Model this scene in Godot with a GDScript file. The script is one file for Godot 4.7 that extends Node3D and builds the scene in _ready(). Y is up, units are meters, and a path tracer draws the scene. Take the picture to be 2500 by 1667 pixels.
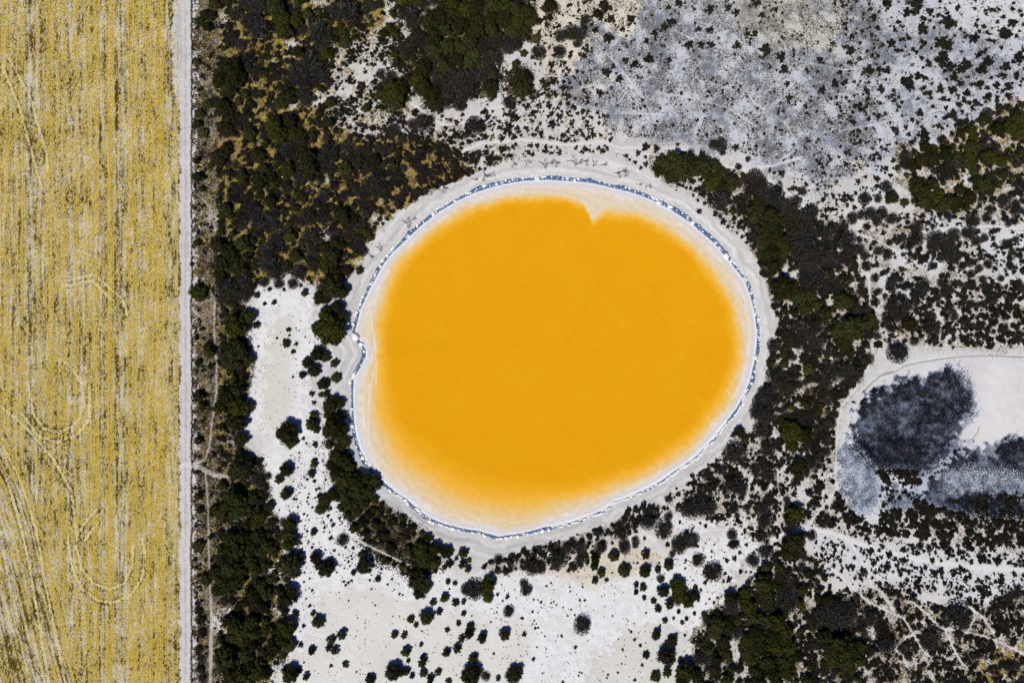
extends Node3D
# Aerial view, straight down, of an orange salt lake in scrub beside a stubble field.
# Photo pixels (2500 x 1667) are turned into metres on the ground: 0.072 m each, centre of the photo at the origin.

const M := 0.072
const CX := 1250.0
const CY := 833.5
const CAM_H := 120.0
const TW := 2048            # ground texture
const TH := 1365
const TX0 := -250.0         # photo pixels covered by the ground texture
const TY0 := -166.5
const TPX := 3000.0 / 2048.0

var rng := RandomNumberGenerator.new()
var shore := PackedFloat32Array()
var beach := PackedFloat32Array()
var deep := PackedFloat32Array()
var pale := PackedFloat32Array()
const LX := 1345.0
const LY := 868.0
var zone := PackedByteArray()
const ZW := 750
const ZH := 500
var path_mask := PackedByteArray()
var line_mask := PackedByteArray()
var dark_mask := PackedByteArray()
var wheel_mask := PackedByteArray()
var nz_a: PackedByteArray
var nz_b: PackedByteArray
var nz_c: PackedByteArray
var nz_d: PackedByteArray
var used_names := {}
var mats := {}
var taken := {}             # hash grid of crowns, photo pixels


# ------------------------------------------------------------------ traced outlines (photo pixels)
const SHORE := [1500,453, 1565,470, 1630,500, 1680,531, 1717,561, 1749,589, 1782,628, 1808,661, 1826,686, 1839,721, 1848,753, 1853,786, 1856,816, 1854,844, 1851,872, 1844,905, 1836,935, 1822,968, 1804,1000, 1771,1041, 1734,1085, 1695,1124, 1652,1152, 1608,1182, 1565,1204, 1500,1230, 1475,1249, 1408,1274, 1329,1293, 1217,1314, 1169,1301, 1095,1288, 1047,1269, 994,1227, 940,1187, 895,1141, 874,1099, 861,1046, 856,993, 858,923, 874,897, 887,870, 887,853, 871,827, 860,810, 867,782, 874,752, 889,719, 908,684, 940,628, 988,580, 1047,527, 1105,489, 1169,460, 1238,441, 1307,433, 1382,435, 1450,441]
const BEACH := [1500,378, 1522,394, 1593,433, 1652,464, 1706,498, 1771,559, 1825,607, 1864,672, 1876,731, 1900,781, 1889,829, 1876,877, 1871,927, 1849,975, 1847,1022, 1777,1071, 1730,1126, 1673,1165, 1608,1217, 1532,1245, 1500,1271, 1382,1300, 1313,1328, 1190,1372, 1153,1372, 1127,1343, 1073,1325, 1052,1290, 988,1258, 919,1216, 876,1150, 852,1100, 843,1040, 838,960, 832,910, 806,880, 806,850, 840,800, 848,740, 856,690, 919,580, 967,521, 1020,489, 1073,460, 1143,432, 1222,408, 1275,391, 1329,393, 1420,384]
const DEEP := [1426,512, 1438,534, 1446,562, 1455,560, 1468,544, 1490,548, 1560,556, 1620,586, 1670,628, 1720,684, 1758,745, 1772,805, 1775,850, 1768,900, 1742,955, 1700,1010, 1650,1060, 1590,1100, 1520,1135, 1440,1158, 1382,1170, 1275,1158, 1165,1132, 1085,1098, 1030,1058, 985,1008, 968,950, 960,895, 955,840, 957,790, 972,720, 990,680, 1040,618, 1100,572, 1160,535, 1230,512, 1302,500, 1375,503]
const PALE := [1424,488, 1436,504, 1445,528, 1456,526, 1470,506, 1492,496, 1560,512, 1636,548, 1704,598, 1758,658, 1798,728, 1822,798, 1830,840, 1826,890, 1810,945, 1782,1006, 1738,1062, 1674,1122, 1592,1172, 1512,1204, 1440,1234, 1382,1256, 1302,1280, 1222,1294, 1140,1278, 1055,1246, 975,1184, 920,1126, 892,1052, 884,966, 892,905, 908,850, 904,790, 922,706, 944,660, 1006,584, 1073,533, 1146,495, 1222,475, 1302,466, 1375,472]

# zone number, then the outline; later ones cover earlier ones
const ZONES := [
	[14, [1330,-160, 1760,-160, 1700,10, 1560,30, 1450,70, 1400,200, 1330,200, 1300,90]],
	[3, [1400,210, 1450,70, 1560,20, 1700,-160, 2760,-160, 2760,150, 2500,200, 2300,330, 2130,400, 2040,480, 1960,470, 1850,395, 1700,355, 1530,330]],
	[17, [2170,-100, 2760,-160, 2760,100, 2420,90, 2300,40]],
	[23, [1760,-100, 1990,-120, 2040,60, 1960,130, 1850,110, 1790,60]],
	[5, [530,-160, 940,-160, 935,60, 880,90, 830,110, 805,160, 795,230, 800,300, 870,330, 960,340, 1010,400, 980,470, 930,540, 890,600, 850,680, 760,690, 690,660, 640,690, 590,720, 560,705, 530,660]],
	[15, [805,130, 880,90, 940,60, 985,150, 1010,230, 1060,280, 1180,300, 1150,420, 1050,440, 985,470, 960,340, 800,300]],
	[5, [900,310, 985,330, 1060,350, 1130,380, 1150,425, 1060,462, 1000,500, 950,540, 900,560, 880,420]],
	[4, [955,-160, 1320,-160, 1300,90, 1240,130, 1190,235, 1080,260, 1040,270, 1010,215, 955,160]],
	[4, [930,190, 990,200, 1000,250, 970,285, 920,270]],
	[4, [1215,190, 1260,150, 1305,190, 1295,240, 1240,245]],
	[15, [2080,560, 2200,520, 2500,440, 2760,420, 2760,850, 2500,862, 2300,850, 2140,830, 2110,740]],
	[17, [2260,520, 2390,540, 2420,580, 2330,570, 2260,560]],
	[17, [2190,600, 2300,610, 2300,650, 2180,650]],
	[17, [2400,560, 2520,540, 2520,700, 2420,690, 2390,620]],
	[17, [2130,640, 2190,680, 2280,690, 2260,740, 2140,700]],
	[15, [1850,1100, 1990,1010, 2045,1090, 2042,1200, 1960,1330, 1880,1340, 1800,1290, 1700,1260, 1680,1180]],
	[15, [1180,1372, 1300,1335, 1500,1275, 1610,1222, 1680,1170, 1780,1090, 1850,1040, 1880,1100, 1800,1150, 1740,1220, 1620,1260, 1500,1330, 1400,1400, 1300,1390, 1200,1405]],
	[19, [1580,380, 1680,368, 1760,405, 1860,425, 1900,470, 1975,520, 2000,540, 2060,545, 2085,600, 2100,680, 2130,740, 2140,790, 2150,840, 2130,890, 2095,945, 2060,1000, 2048,1060, 2035,1100, 1960,1090, 1900,1100, 1870,1150, 1830,1060, 1850,1010, 1870,930, 1875,880, 1895,800, 1880,720, 1830,600, 1760,520, 1700,470, 1620,430]],
	[19, [2200,370, 2280,350, 2440,260, 2500,235, 2760,200, 2760,420, 2500,440, 2380,500, 2330,540, 2230,500]],
	[1, [620,700, 760,700, 762,800, 800,850, 745,930, 765,1000, 790,1050, 800,1160, 900,1300, 1000,1370, 1140,1405, 1330,1392, 1480,1330, 1650,1262, 1800,1260, 1850,1330, 1780,1430, 1700,1530, 1690,1840, 600,1840, 700,1560, 690,1450, 660,1300, 650,1200, 640,1090, 590,1060, 612,1000, 620,900, 600,860, 620,800]],
	[13, [660,790, 700,770, 722,830, 705,900, 712,1000, 660,1062, 630,1040, 640,950, 645,860]],
	[2, [770,1440, 900,1440, 1000,1470, 1080,1500, 1290,1520, 1290,1600, 1180,1840, 650,1840, 700,1600, 780,1560, 765,1500]],
	[16, [1510,1540, 1580,1512, 1680,1530, 1690,1600, 1640,1840, 1420,1840, 1440,1600, 1490,1590]],
	[14, [1300,1390, 1480,1330, 1640,1300, 1700,1330, 1560,1400, 1440,1430]],
	[4, [540,700, 600,720, 592,800, 612,860, 602,960, 575,1050, 562,1085, 640,1120, 660,1250, 690,1330, 690,1450, 700,1560, 650,1840, 535,1840, 535,700]],
	[4, [800,970, 832,1000, 848,1100, 915,1160, 955,1240, 1035,1295, 1060,1345, 1080,1390, 1010,1415, 960,1390, 880,1330, 835,1230, 815,1150, 795,1060]],
	[9, [800,835, 880,830, 890,880, 850,930, 800,880]],
	[19, [2060,1440, 2150,1440, 2260,1475, 2350,1490, 2500,1450, 2760,1440, 2760,1840, 1960,1840, 1990,1500]],
	[19, [1720,1500, 1800,1440, 1850,1400, 1900,1345, 1960,1335, 2010,1400, 2050,1460, 2120,1520, 2105,1600, 2080,1840, 1700,1840, 1690,1560]],
	[17, [2500,866, 2420,860, 2350,860, 2300,856, 2234,868, 2212,881, 2164,890, 2125,914, 2112,940, 2095,963, 2071,998, 2058,1032, 2050,1080, 2041,1104, 2041,1152, 2043,1186, 2054,1199, 2065,1228, 2071,1256, 2121,1267, 2152,1256, 2195,1236, 2241,1217, 2303,1249, 2390,1271, 2500,1260, 2760,1270, 2760,860]],
	[20, [2500,890, 2420,876, 2350,878, 2280,890, 2200,908, 2140,935, 2110,975, 2080,1020, 2070,1080, 2100,1120, 2300,1100, 2400,1100, 2500,1060, 2760,1060, 2760,880]],
	[18, [2045,1095, 2085,1060, 2110,1110, 2140,1150, 2150,1190, 2141,1237, 2104,1258, 2072,1242, 2050,1185]],
	[18, [2165,1255, 2160,1205, 2200,1180, 2250,1150, 2330,1050, 2345,1085, 2400,1090, 2440,1070, 2500,1055, 2760,1050, 2760,1275, 2390,1275, 2300,1252]],
	[18, [2085,1000, 2130,945, 2220,915, 2340,895, 2372,940, 2392,1000, 2345,1060, 2320,1120, 2110,1130, 2068,1080]],
	[8, [2098,987, 2152,950, 2221,929, 2279,918, 2332,907, 2354,939, 2364,971, 2378,998, 2343,1024, 2332,1056, 2316,1104, 2269,1147, 2242,1152, 2141,1152, 2104,1120, 2078,1078, 2084,1035]],
	[8, [2327,1120, 2354,1094, 2401,1099, 2423,1110, 2439,1078, 2500,1067, 2760,1060, 2760,1270, 2500,1300, 2390,1290, 2300,1257, 2247,1205, 2258,1173, 2290,1150]],
	[18, [2300,1150, 2370,1135, 2480,1150, 2600,1180, 2600,1210, 2420,1215, 2300,1200]],
	[19, [2230,1225, 2330,1250, 2420,1270, 2760,1280, 2760,1330, 2480,1345, 2330,1320, 2240,1290]],
	[15, [2000,1180, 2042,1190, 2060,1230, 2075,1270, 2150,1290, 2240,1300, 2100,1310, 2000,1290]],
	[17, [1960,1280, 2060,1300, 2160,1330, 2300,1352, 2500,1370, 2760,1365, 2760,1440, 2500,1440, 2400,1460, 2280,1440, 2120,1400, 2000,1340]],
]
# bare pale patches: x, y, half width, half height
const CLEAR := [706,95,10,8, 713,104,18,15, 715,258,14,12, 778,240,16,22, 783,4,30,8, 545,40,9,34, 534,106,9,8, 796,444,11,10, 787,587,10,15, 917,535,22,14, 926,487,8,10, 930,560,18,10, 519,524,7,15, 905,330,30,14, 890,180,30,22, 935,160,22,16, 870,160,25,14, 845,220,20,18, 700,135,12,16, 810,110,8,14, 670,150,5,14, 990,50,18,10, 1060,12,26,10, 990,80,16,12, 1060,100,12,8, 1110,170,10,8, 1230,135,18,12, 1200,150,14,12, 1020,245,14,14, 1695,445,20,22, 1790,470,14,10, 1815,575,14,20, 1930,665,28,20, 2030,740,14,14, 1945,870,12,28, 2040,885,22,12, 2060,770,8,30, 2270,425,30,10, 2310,450,12,14, 2365,430,18,16, 2440,410,20,10, 1895,1055,12,20, 1920,1095,16,14, 2150,820,18,16, 1930,1170,14,12, 1965,1200,20,30, 2020,1215,26,24, 2015,1160,18,16, 1570,1290,30,12, 1610,1330,60,16, 1740,1300,50,16, 1820,1660,10,40, 1800,1590,8,30, 1870,1610,10,12, 1790,1640,10,16, 2130,1540,10,24, 2010,1650,14,10, 530,1525,14,26, 555,1490,12,12, 680,1490,14,16, 670,1650,16,30, 660,1395,14,20, 579,1255,9,9, 575,1180,5,10, 790,1155,14,16, 940,1150,10,10, 880,1255,14,12, 1125,1400,30,16, 700,1165,16,30]
# pale foot paths and vehicle tracks: half width, then the line
const PATHS := [
	[2.6, [523,735, 522,830, 528,890, 527,960, 518,1020, 510,1090, 500,1120, 479,1133]],
	[8.0, [420,1133, 480,1137, 500,1148, 525,1160, 552,1165]],
	[2.6, [500,1148, 503,1180, 507,1241, 508,1300, 509,1358, 514,1479, 516,1522]],
	[5.0, [516,1500, 514,1596, 512,1690, 510,1840]],
	[1.8, [468,548, 507,533, 514,511, 503,496, 485,479, 468,466]],
	[1.8, [510,530, 522,548, 527,574, 524,590]],
	[2.4, [2033,1388, 2087,1440, 2121,1470, 2169,1492, 2208,1509, 2230,1546, 2247,1576, 2267,1600]],
	[2.4, [2082,1329, 2122,1403, 2128,1431, 2152,1444, 2178,1483, 2184,1494]],
	[2.4, [2225,1466, 2264,1498, 2293,1531, 2312,1537, 2338,1535, 2364,1544, 2401,1552, 2444,1568, 2468,1581, 2500,1596, 2620,1650]],
	[2.0, [2230,1546, 2269,1529, 2249,1518, 2234,1520]],
	[2.0, [2230,1546, 2204,1565, 2186,1585, 2206,1600, 2217,1630]],
	[2.0, [2186,1585, 2173,1592]],
	[2.4, [2338,1470, 2377,1487, 2403,1509, 2429,1548]],
	[2.0, [2364,1544, 2369,1529, 2382,1509, 2377,1487]],
	[2.0, [2310,1539, 2325,1574, 2343,1609, 2370,1640]],
	[7.0, [1884,1318, 1930,1300, 1965,1290, 2035,1301, 2098,1328, 2168,1349, 2279,1372, 2380,1385, 2620,1400]],
	[2.6, [2136,833, 2125,891, 2088,950, 2056,993, 2046,1046, 2043,1099, 2041,1160, 2043,1195, 2000,1250, 1965,1290]],
	[3.0, [1626,1319, 1695,1299, 1756,1293, 1810,1295]],
	[2.6, [1787,1340, 1852,1336, 1884,1327, 1900,1312]],
	[2.4, [1890,1165, 1925,1135, 1960,1110]],
	[2.2, [1815,1290, 1822,1240, 1830,1180, 1850,1130]],
	[2.4, [2120,660, 2124,710, 2126,750, 2150,760]],
	[2.4, [2085,560, 2092,600, 2100,640, 2125,690]],
	[2.2, [2090,570, 2150,590, 2200,620]],
	[3.0, [2240,568, 2330,556, 2420,552, 2520,558]],
	[3.6, [1000,250, 1050,285, 1080,305, 1130,300, 1180,270, 1240,255]],
	[3.6, [1130,370, 1169,351, 1275,340, 1382,354, 1475,346, 1515,362, 1600,358, 1677,367, 1740,399, 1815,413, 1889,404, 1959,383]],
	[2.6, [1500,368, 1545,375, 1610,378, 1660,370]],
	[3.0, [1815,413, 1880,440, 1940,480, 1985,520]],
	[3.2, [1291,1507, 1319,1507, 1352,1531, 1374,1535, 1410,1574, 1440,1581]],
	[2.4, [1360,1496, 1378,1539]],
	[2.8, [1356,1533, 1317,1548, 1291,1570, 1274,1559]],
	[2.8, [820,1290, 841,1301, 911,1338, 1001,1381]],
	[2.2, [700,690, 727,690, 728,650, 735,625]],
	[2.0, [1490,140, 1530,185, 1575,245, 1600,300]], [1.8, [1600,225, 1700,240, 1780,265, 1850,310]], [1.8, [1840,250, 1920,300, 1950,360, 1900,395]], [2.0, [2050,320, 2200,290, 2330,260]], [1.6, [1420,255, 1500,275, 1620,280]], [1.8, [1960,150, 2060,170, 2180,160, 2290,190]], [1.6, [1620,60, 1720,110, 1800,120]],
]
# white salt lines in the shallows
const LINES := [
	[1.6, [897,735, 905,780, 911,820, 915,853, 917,897, 916,940]],
	[1.4, [912,905, 903,950, 896,1000, 899,1062, 903,1099, 919,1141, 953,1184, 1001,1221, 1050,1252]],
	[1.0, [905,935, 885,965, 884,1010, 892,1060, 902,1090]],
	[1.2, [1818,720, 1830,780, 1832,830, 1826,880, 1812,930, 1790,975, 1776,950]],
	[1.2, [2095,963, 2112,945, 2145,918, 2185,905, 2240,884, 2300,872, 2380,868, 2500,868]],
]
# thin dark strand lines on the rim of the dry lake
const DARKS := [
	[1.2, [2108,958, 2125,940, 2150,918, 2185,908, 2215,892, 2260,882, 2300,876, 2350,870, 2420,868, 2520,872]],
	[1.6, [2152,916, 2165,911, 2186,907]],
	[0.9, [2345,1075, 2358,1078, 2375,1072, 2388,1058, 2394,1040]],
]
# wheel marks of the harvester in the stubble
const WHEELS := [
	[165,1310, 175,1386, 202,1439, 239,1466, 276,1471, 319,1453, 348,1407, 354,1354, 346,1312],
	[186,1330, 197,1386, 229,1423, 266,1439, 303,1423, 322,1381, 324,1333],
	[69,939, 80,1008, 106,1046, 144,1056, 186,1035, 205,987, 197,934, 170,891, 154,881],
	[53,1008, 90,1062, 138,1080, 186,1062, 218,1024, 218,939],
	[0,990, 60,1040, 130,1120, 175,1200, 190,1330],
	[16,133, 74,239, 112,372, 116,420], [5,160, 48,266, 90,420, 101,457],
	[160,686, 229,670, 298,729, 310,770], [150,700, 225,685, 280,740],
	[185,1310, 215,1265, 245,1235], [205,1320, 240,1275],
	[0,1080, 40,1150, 70,1230, 95,1330, 115,1450, 160,1667], [-20,1100, 20,1180, 50,1280, 75,1400, 120,1667],
]
const STRAW_BANDS := [
	[16,844, 110,940, 202,1030, 235,1130, 250,1216], [53,939, 110,1000, 160,1046, 200,1110],
	[175,1094, 300,1108, 462,1136], [0,1020, 70,1090, 130,1200, 180,1320], [130,880, 70,960, 40,1000],
]

# ------------------------------------------------------------------ traced plants
# Each list: view origin x, y and pixels per photo pixel, then x, y, radius in that view.
# g: leafy crowns, s: grey twiggy bushes, d: low dark bushes
const PLANTS := [
	["g", 440, 0, 4.612, [380,50,80, 1090,100,120, 1150,230,100, 1170,350,100, 1020,60,70, 570,790,150, 460,900,110, 660,880,100, 560,990,110, 1850,490,75, 1680,1380,66, 2085,1215,58, 1240,1370,80, 1220,1080,100, 1130,1160,85, 1690,1150,70, 2290,1060,95, 2280,380,65, 1430,160,65, 1310,230,85, 1330,590,80, 1650,600,85, 190,700,38, 290,170,75, 355,180,65, 200,240,55, 300,300,65, 210,1280,65, 190,1400,55, 250,1500,65, 300,1180,65, 480,1200,100, 530,1470,85, 780,1500,85, 1050,1400,100, 1110,1510,110, 1270,1510,90, 1360,1530,80, 930,1410,45, 870,600,30, 2140,280,32, 1800,290,45]],
	["s", 440, 0, 4.612, [750,690,95, 870,800,75, 1880,130,120, 850,60,110, 830,280,130, 1560,350,120, 1450,720,130, 1560,820,110, 1290,820,110, 1420,900,110, 1390,1050,90, 1420,1150,55, 560,430,75, 680,500,65, 1600,460,100, 730,240,55, 620,150,75, 1380,330,55, 560,1300,90, 380,1130,55, 1660,920,55, 1530,1370,50, 2050,980,36, 2250,830,50]],
	["g", 440, 340, 4.612, [440,210,105, 520,120,80, 880,190,95, 890,450,110, 1010,430,80, 940,350,80, 1440,200,110, 1450,330,115, 1210,330,90, 1850,330,95, 1810,840,115, 1960,905,58, 1010,690,80, 700,430,85, 500,790,80, 460,860,60, 430,690,46, 420,1200,100, 560,1280,110, 700,1180,100, 480,1400,130, 640,1430,115, 730,1340,80, 450,1520,85, 240,560,42, 190,1170,55, 130,1410,28, 200,430,75, 180,240,48, 480,380,38, 340,300,38, 1380,670,65, 1240,1100,75, 1290,1320,85, 1200,1430,75, 1700,1300,130, 1760,1180,100, 1640,1420,100, 1640,1230,80, 2190,240,75, 1950,760,45, 1880,1480,75, 1760,1510,85, 2010,1480,50, 2240,900,36, 2070,1030,55, 2130,1100,55]],
	["s", 440, 340, 4.612, [1230,120,100, 1350,60,90, 1680,120,100, 1600,220,75, 1880,80,75, 2020,120,55, 1350,430,80, 1200,540,70, 1620,620,70, 1730,520,55, 1430,870,100, 1610,880,85, 820,780,90, 870,930,95, 1020,920,85, 1060,820,70, 1080,1130,100, 1000,1250,100, 980,1400,110, 1070,1490,100, 1450,1100,85, 1490,1260,75, 1500,1400,85, 1330,1490,85, 2110,520,85, 2200,460,90, 2250,580,75, 2040,620,55, 1850,620,55, 1250,700,45, 1280,900,65, 720,880,55, 620,290,45, 700,150,36, 1750,1080,80, 1900,1080,75, 2000,1180,65, 2050,1260,55, 700,650,45, 560,650,45, 1160,480,36]],
	["g", 440, 680, 4.612, [620,540,140, 760,430,100, 850,530,48, 600,850,170, 760,900,85, 560,970,100, 640,1250,100, 550,1330,115, 480,1270,65, 650,1460,125, 760,1440,75, 440,1450,75, 600,1150,65, 200,160,105, 855,190,38, 1000,120,27, 1050,270,33, 945,285,24, 1190,740,50, 1215,580,32, 1265,825,29, 1395,160,48, 1700,100,150, 1590,210,100, 1810,140,100, 1680,570,180, 1550,560,90, 1810,440,90, 1740,660,100, 1640,400,95, 1770,330,90, 1540,850,85, 1630,880,70, 1430,950,65, 1500,1040,75, 1730,960,55, 1370,1090,45, 1750,1120,65, 1610,1190,75, 1580,1310,36, 1640,1300,46, 1690,1430,100, 1790,1400,65, 1500,1540,55, 1670,1540,65, 1830,1540,45, 330,830,75, 300,770,55, 200,950,48, 240,570,32, 180,680,28, 200,1330,75, 250,1440,60]],
	["s", 440, 680, 4.612, [560,110,110, 690,200,80, 580,250,70, 480,140,70, 770,160,55, 450,50,75, 720,40,80, 940,40,55, 1100,60,55, 1260,60,55]],
	["d", 440, 680, 4.612, [1170,700,25, 1085,670,20, 1225,640,18, 875,765,18, 1265,1110,16, 1300,740,30, 1165,125,25, 1480,1300,38, 1500,1400,30, 1350,80,24, 1300,560,10, 1265,425,8, 1355,475,8, 1300,910,11, 1405,660,12, 1020,485,6, 1220,405,6, 1518,760,18, 1450,720,10, 795,1110,14]],
	["g", 440, 1020, 4.612, [640,50,115, 680,240,88, 660,320,45, 1200,170,140, 1245,280,75, 690,560,155, 760,470,70, 470,760,65, 600,880,115, 700,960,115, 520,970,90, 640,1060,100, 450,1060,80, 380,1020,52, 820,900,80, 1000,1000,74, 900,1090,90, 850,1180,80, 760,1210,62, 560,1120,55, 1190,590,88, 1110,700,52, 1190,860,68, 1500,520,54, 1480,630,50, 1505,715,24, 1580,1030,74, 1620,930,72, 1560,880,36, 1240,1190,85, 1210,1300,95, 1290,1380,62, 1210,1430,80, 1500,1290,46, 1480,70,75, 1530,140,46, 1740,110,140, 1650,170,62, 1820,160,72, 1860,270,64, 1800,330,72, 1760,430,100, 1840,480,100, 1700,540,70, 1900,550,72, 1750,640,82, 1850,700,115, 1980,700,105, 2080,680,80, 2170,700,80, 2000,830,115, 1850,850,115, 1740,860,95, 2120,830,80, 2220,770,52, 1920,960,100, 2060,960,80, 1820,1010,62, 1980,1060,72, 1880,1100,62, 2050,1180,80, 1950,1250,62, 2110,1100,62, 2080,1300,54, 2250,1090,45, 2200,1200,54, 2230,1330,54, 200,260,54, 200,880,54, 220,1040,44, 200,1440,70, 340,1340,36, 560,1350,100, 700,1340,90, 880,1330,90, 1000,1310,42, 980,1440,80, 1050,1500,62, 820,1460,90, 640,1490,100, 500,1500,100]],
	["s", 440, 1020, 4.612, [870,700,80, 950,790,52, 980,660,45, 1150,1180,45, 2180,1420,36, 1820,1380,66]],
	["d", 440, 1020, 4.612, [1510,300,42, 1380,235,24, 1430,900,18, 1440,970,14, 1430,1100,14, 1325,775,12, 1715,1210,30, 1620,1240,18, 1680,1290,14, 1425,1280,18, 1370,1315,14, 1690,1360,30, 1360,1420,15, 1480,1010,18, 1690,1020,25, 1660,1110,25, 1525,805,20, 1345,960,8, 930,125,6, 1010,10,7, 1240,425,10, 1230,1055,10, 1110,1040,12, 1530,1130,9, 1560,1400,8]],
	["g", 440, 1327, 4.612, [190,50,64, 165,180,30, 480,160,100, 600,130,105, 560,260,115, 400,330,90, 300,400,80, 480,410,100, 640,410,105, 560,510,100, 420,520,80, 800,200,100, 700,300,80, 850,300,70, 940,240,54, 1050,90,54, 900,90,70, 1240,240,125, 1330,160,62, 1280,340,62, 1200,410,46, 1000,400,54, 900,470,80, 820,560,90, 960,560,80, 1080,410,36, 1200,610,120, 1120,520,54, 1240,540,80, 940,720,74, 850,660,80, 1170,780,52, 1290,800,50, 740,660,72, 650,720,54, 600,880,100, 700,970,120, 610,1040,100, 800,880,100, 840,1010,80, 960,880,54, 970,960,62, 700,1100,80, 520,870,54, 500,1260,148, 740,1250,95, 830,1150,70, 1190,960,115, 1150,1080,100, 1060,1140,105, 1230,1150,80, 1280,940,45, 1000,1250,72, 1160,1260,45, 900,1350,72, 880,1450,100, 980,1480,54, 700,1470,100, 560,1500,72, 770,1390,80, 1240,1480,100, 1330,1430,45, 1410,1500,44, 1180,1420,45, 1640,290,105, 1520,160,72, 1560,250,54, 1680,210,54, 2070,250,98, 1950,330,34, 2050,130,54, 1550,880,78, 1490,790,34, 1480,1210,50, 1700,1090,56, 1670,1170,46, 1735,1205,54, 1815,1025,62, 1855,1360,40, 2140,1530,66, 2220,400,40]],
	["s", 440, 1327, 4.612, [200,760,50, 220,860,54, 240,1010,54, 200,1200,54, 230,1300,45, 220,1420,54, 250,1520,54, 190,680,36]],
	["d", 440, 1327, 4.612, [1480,530,18, 1455,705,22, 1415,620,12, 1505,705,9, 1895,645,12, 2195,695,13, 1980,810,6, 2080,895,9, 1975,1045,10, 2075,1125,7, 1535,780,13, 2265,290,22, 2255,335,14, 2150,355,12, 2130,415,16, 2150,515,14, 1730,80,20, 1780,125,14, 1850,190,12, 1920,140,16, 1940,50,25, 1795,250,12, 1390,1340,15, 1385,930,27, 1350,1140,35, 1690,1380,25, 2285,215,28, 1480,45,20, 1890,440,20, 1860,470,20, 1920,420,20, 1840,430,18, 1390,430,16, 1455,395,14, 2110,1470,14, 1980,1445,14, 1025,270,16]],
	["g", 940, 1327, 4.612, [60,60,72, 260,80,64, 400,60,90, 480,130,90, 560,60,80, 440,190,100, 560,220,72, 370,170,54, 690,100,80, 720,230,54, 665,270,34, 640,60,45, 880,110,62, 945,190,34, 870,240,52, 930,290,42, 1110,270,34, 190,260,45, 370,400,120, 440,480,90, 380,560,80, 1160,470,95, 1160,610,66, 1110,510,72, 705,435,34, 670,610,54, 535,665,43, 795,670,43, 880,660,36, 465,830,82, 290,855,48, 345,920,36, 610,770,42, 885,790,34, 825,900,36, 700,975,32, 100,1030,46, 210,1040,42, 405,1140,31, 945,1010,72, 960,930,50, 1090,1060,62, 855,1080,44, 810,1180,58, 690,1230,50, 235,1220,58, 260,1320,30, 415,1350,56, 430,1290,42, 425,1460,48, 600,1450,42, 90,1450,105, 240,1440,45, 300,1490,36, 510,1530,54, 990,1300,63, 960,1480,120, 1040,1430,54, 1345,1030,72, 1450,1480,105, 1500,1420,54, 1270,1520,34, 715,1560,38]],
	["s", 940, 1327, 4.612, [1000,530,105, 910,520,64, 785,450,28, 1390,770,60, 1590,530,66, 1560,450,48, 2220,930,94, 1660,270,92, 1750,290,64, 1950,190,100, 2050,60,72, 2200,50,72, 2190,200,62, 1610,230,50, 1270,190,54, 1270,310,38, 1360,320,42, 1130,1500,54, 1190,210,36]],
	["d", 940, 1327, 4.612, [1400,200,62, 1430,130,36, 1480,170,52, 1560,90,45, 1600,130,52, 1690,110,62, 1740,60,45, 1780,130,54, 1860,50,62, 1880,280,28, 1930,110,54, 1470,285,22, 1840,200,45, 2280,210,36, 2240,120,45, 100,245,34, 190,330,28, 160,140,24, 800,170,28, 1565,1025,32, 1545,845,20, 1990,1040,17, 1815,480,16, 1870,445,16, 1375,600,30, 1265,575,26, 1325,645,15, 1390,560,10, 1675,635,14, 1720,635,12, 1755,660,18, 1660,770,20, 1720,780,9, 1680,870,14, 1690,955,20, 1725,950,16, 1635,870,8, 1660,905,12, 2195,640,17, 2250,640,16, 2225,490,16, 2225,455,10, 2080,490,13, 2085,540,12, 2005,720,13, 2095,745,14, 2135,805,16, 1800,1045,13, 1815,1190,11, 2145,1170,24, 1670,1305,25, 1775,1460,12, 1480,1315,9, 1220,1240,18, 1265,720,10, 1260,775,14, 1225,785,10, 975,815,12, 1190,885,14, 1350,880,8, 1380,885,8, 2175,320,12, 30,460,18, 75,405,17, 155,455,10, 160,570,18, 110,515,8, 1710,1170,14, 1590,1210,9, 1600,1245,9, 1460,520,10, 1495,1070,7, 1465,425,8, 2000,1560,20, 1870,670,12, 1930,690,12, 1880,720,12, 1900,655,12, 2180,1490,14, 2215,1460,14, 2190,1450,12, 1705,905,11, 1760,1000,8, 1550,1280,6, 1655,1505,6]],
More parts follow.
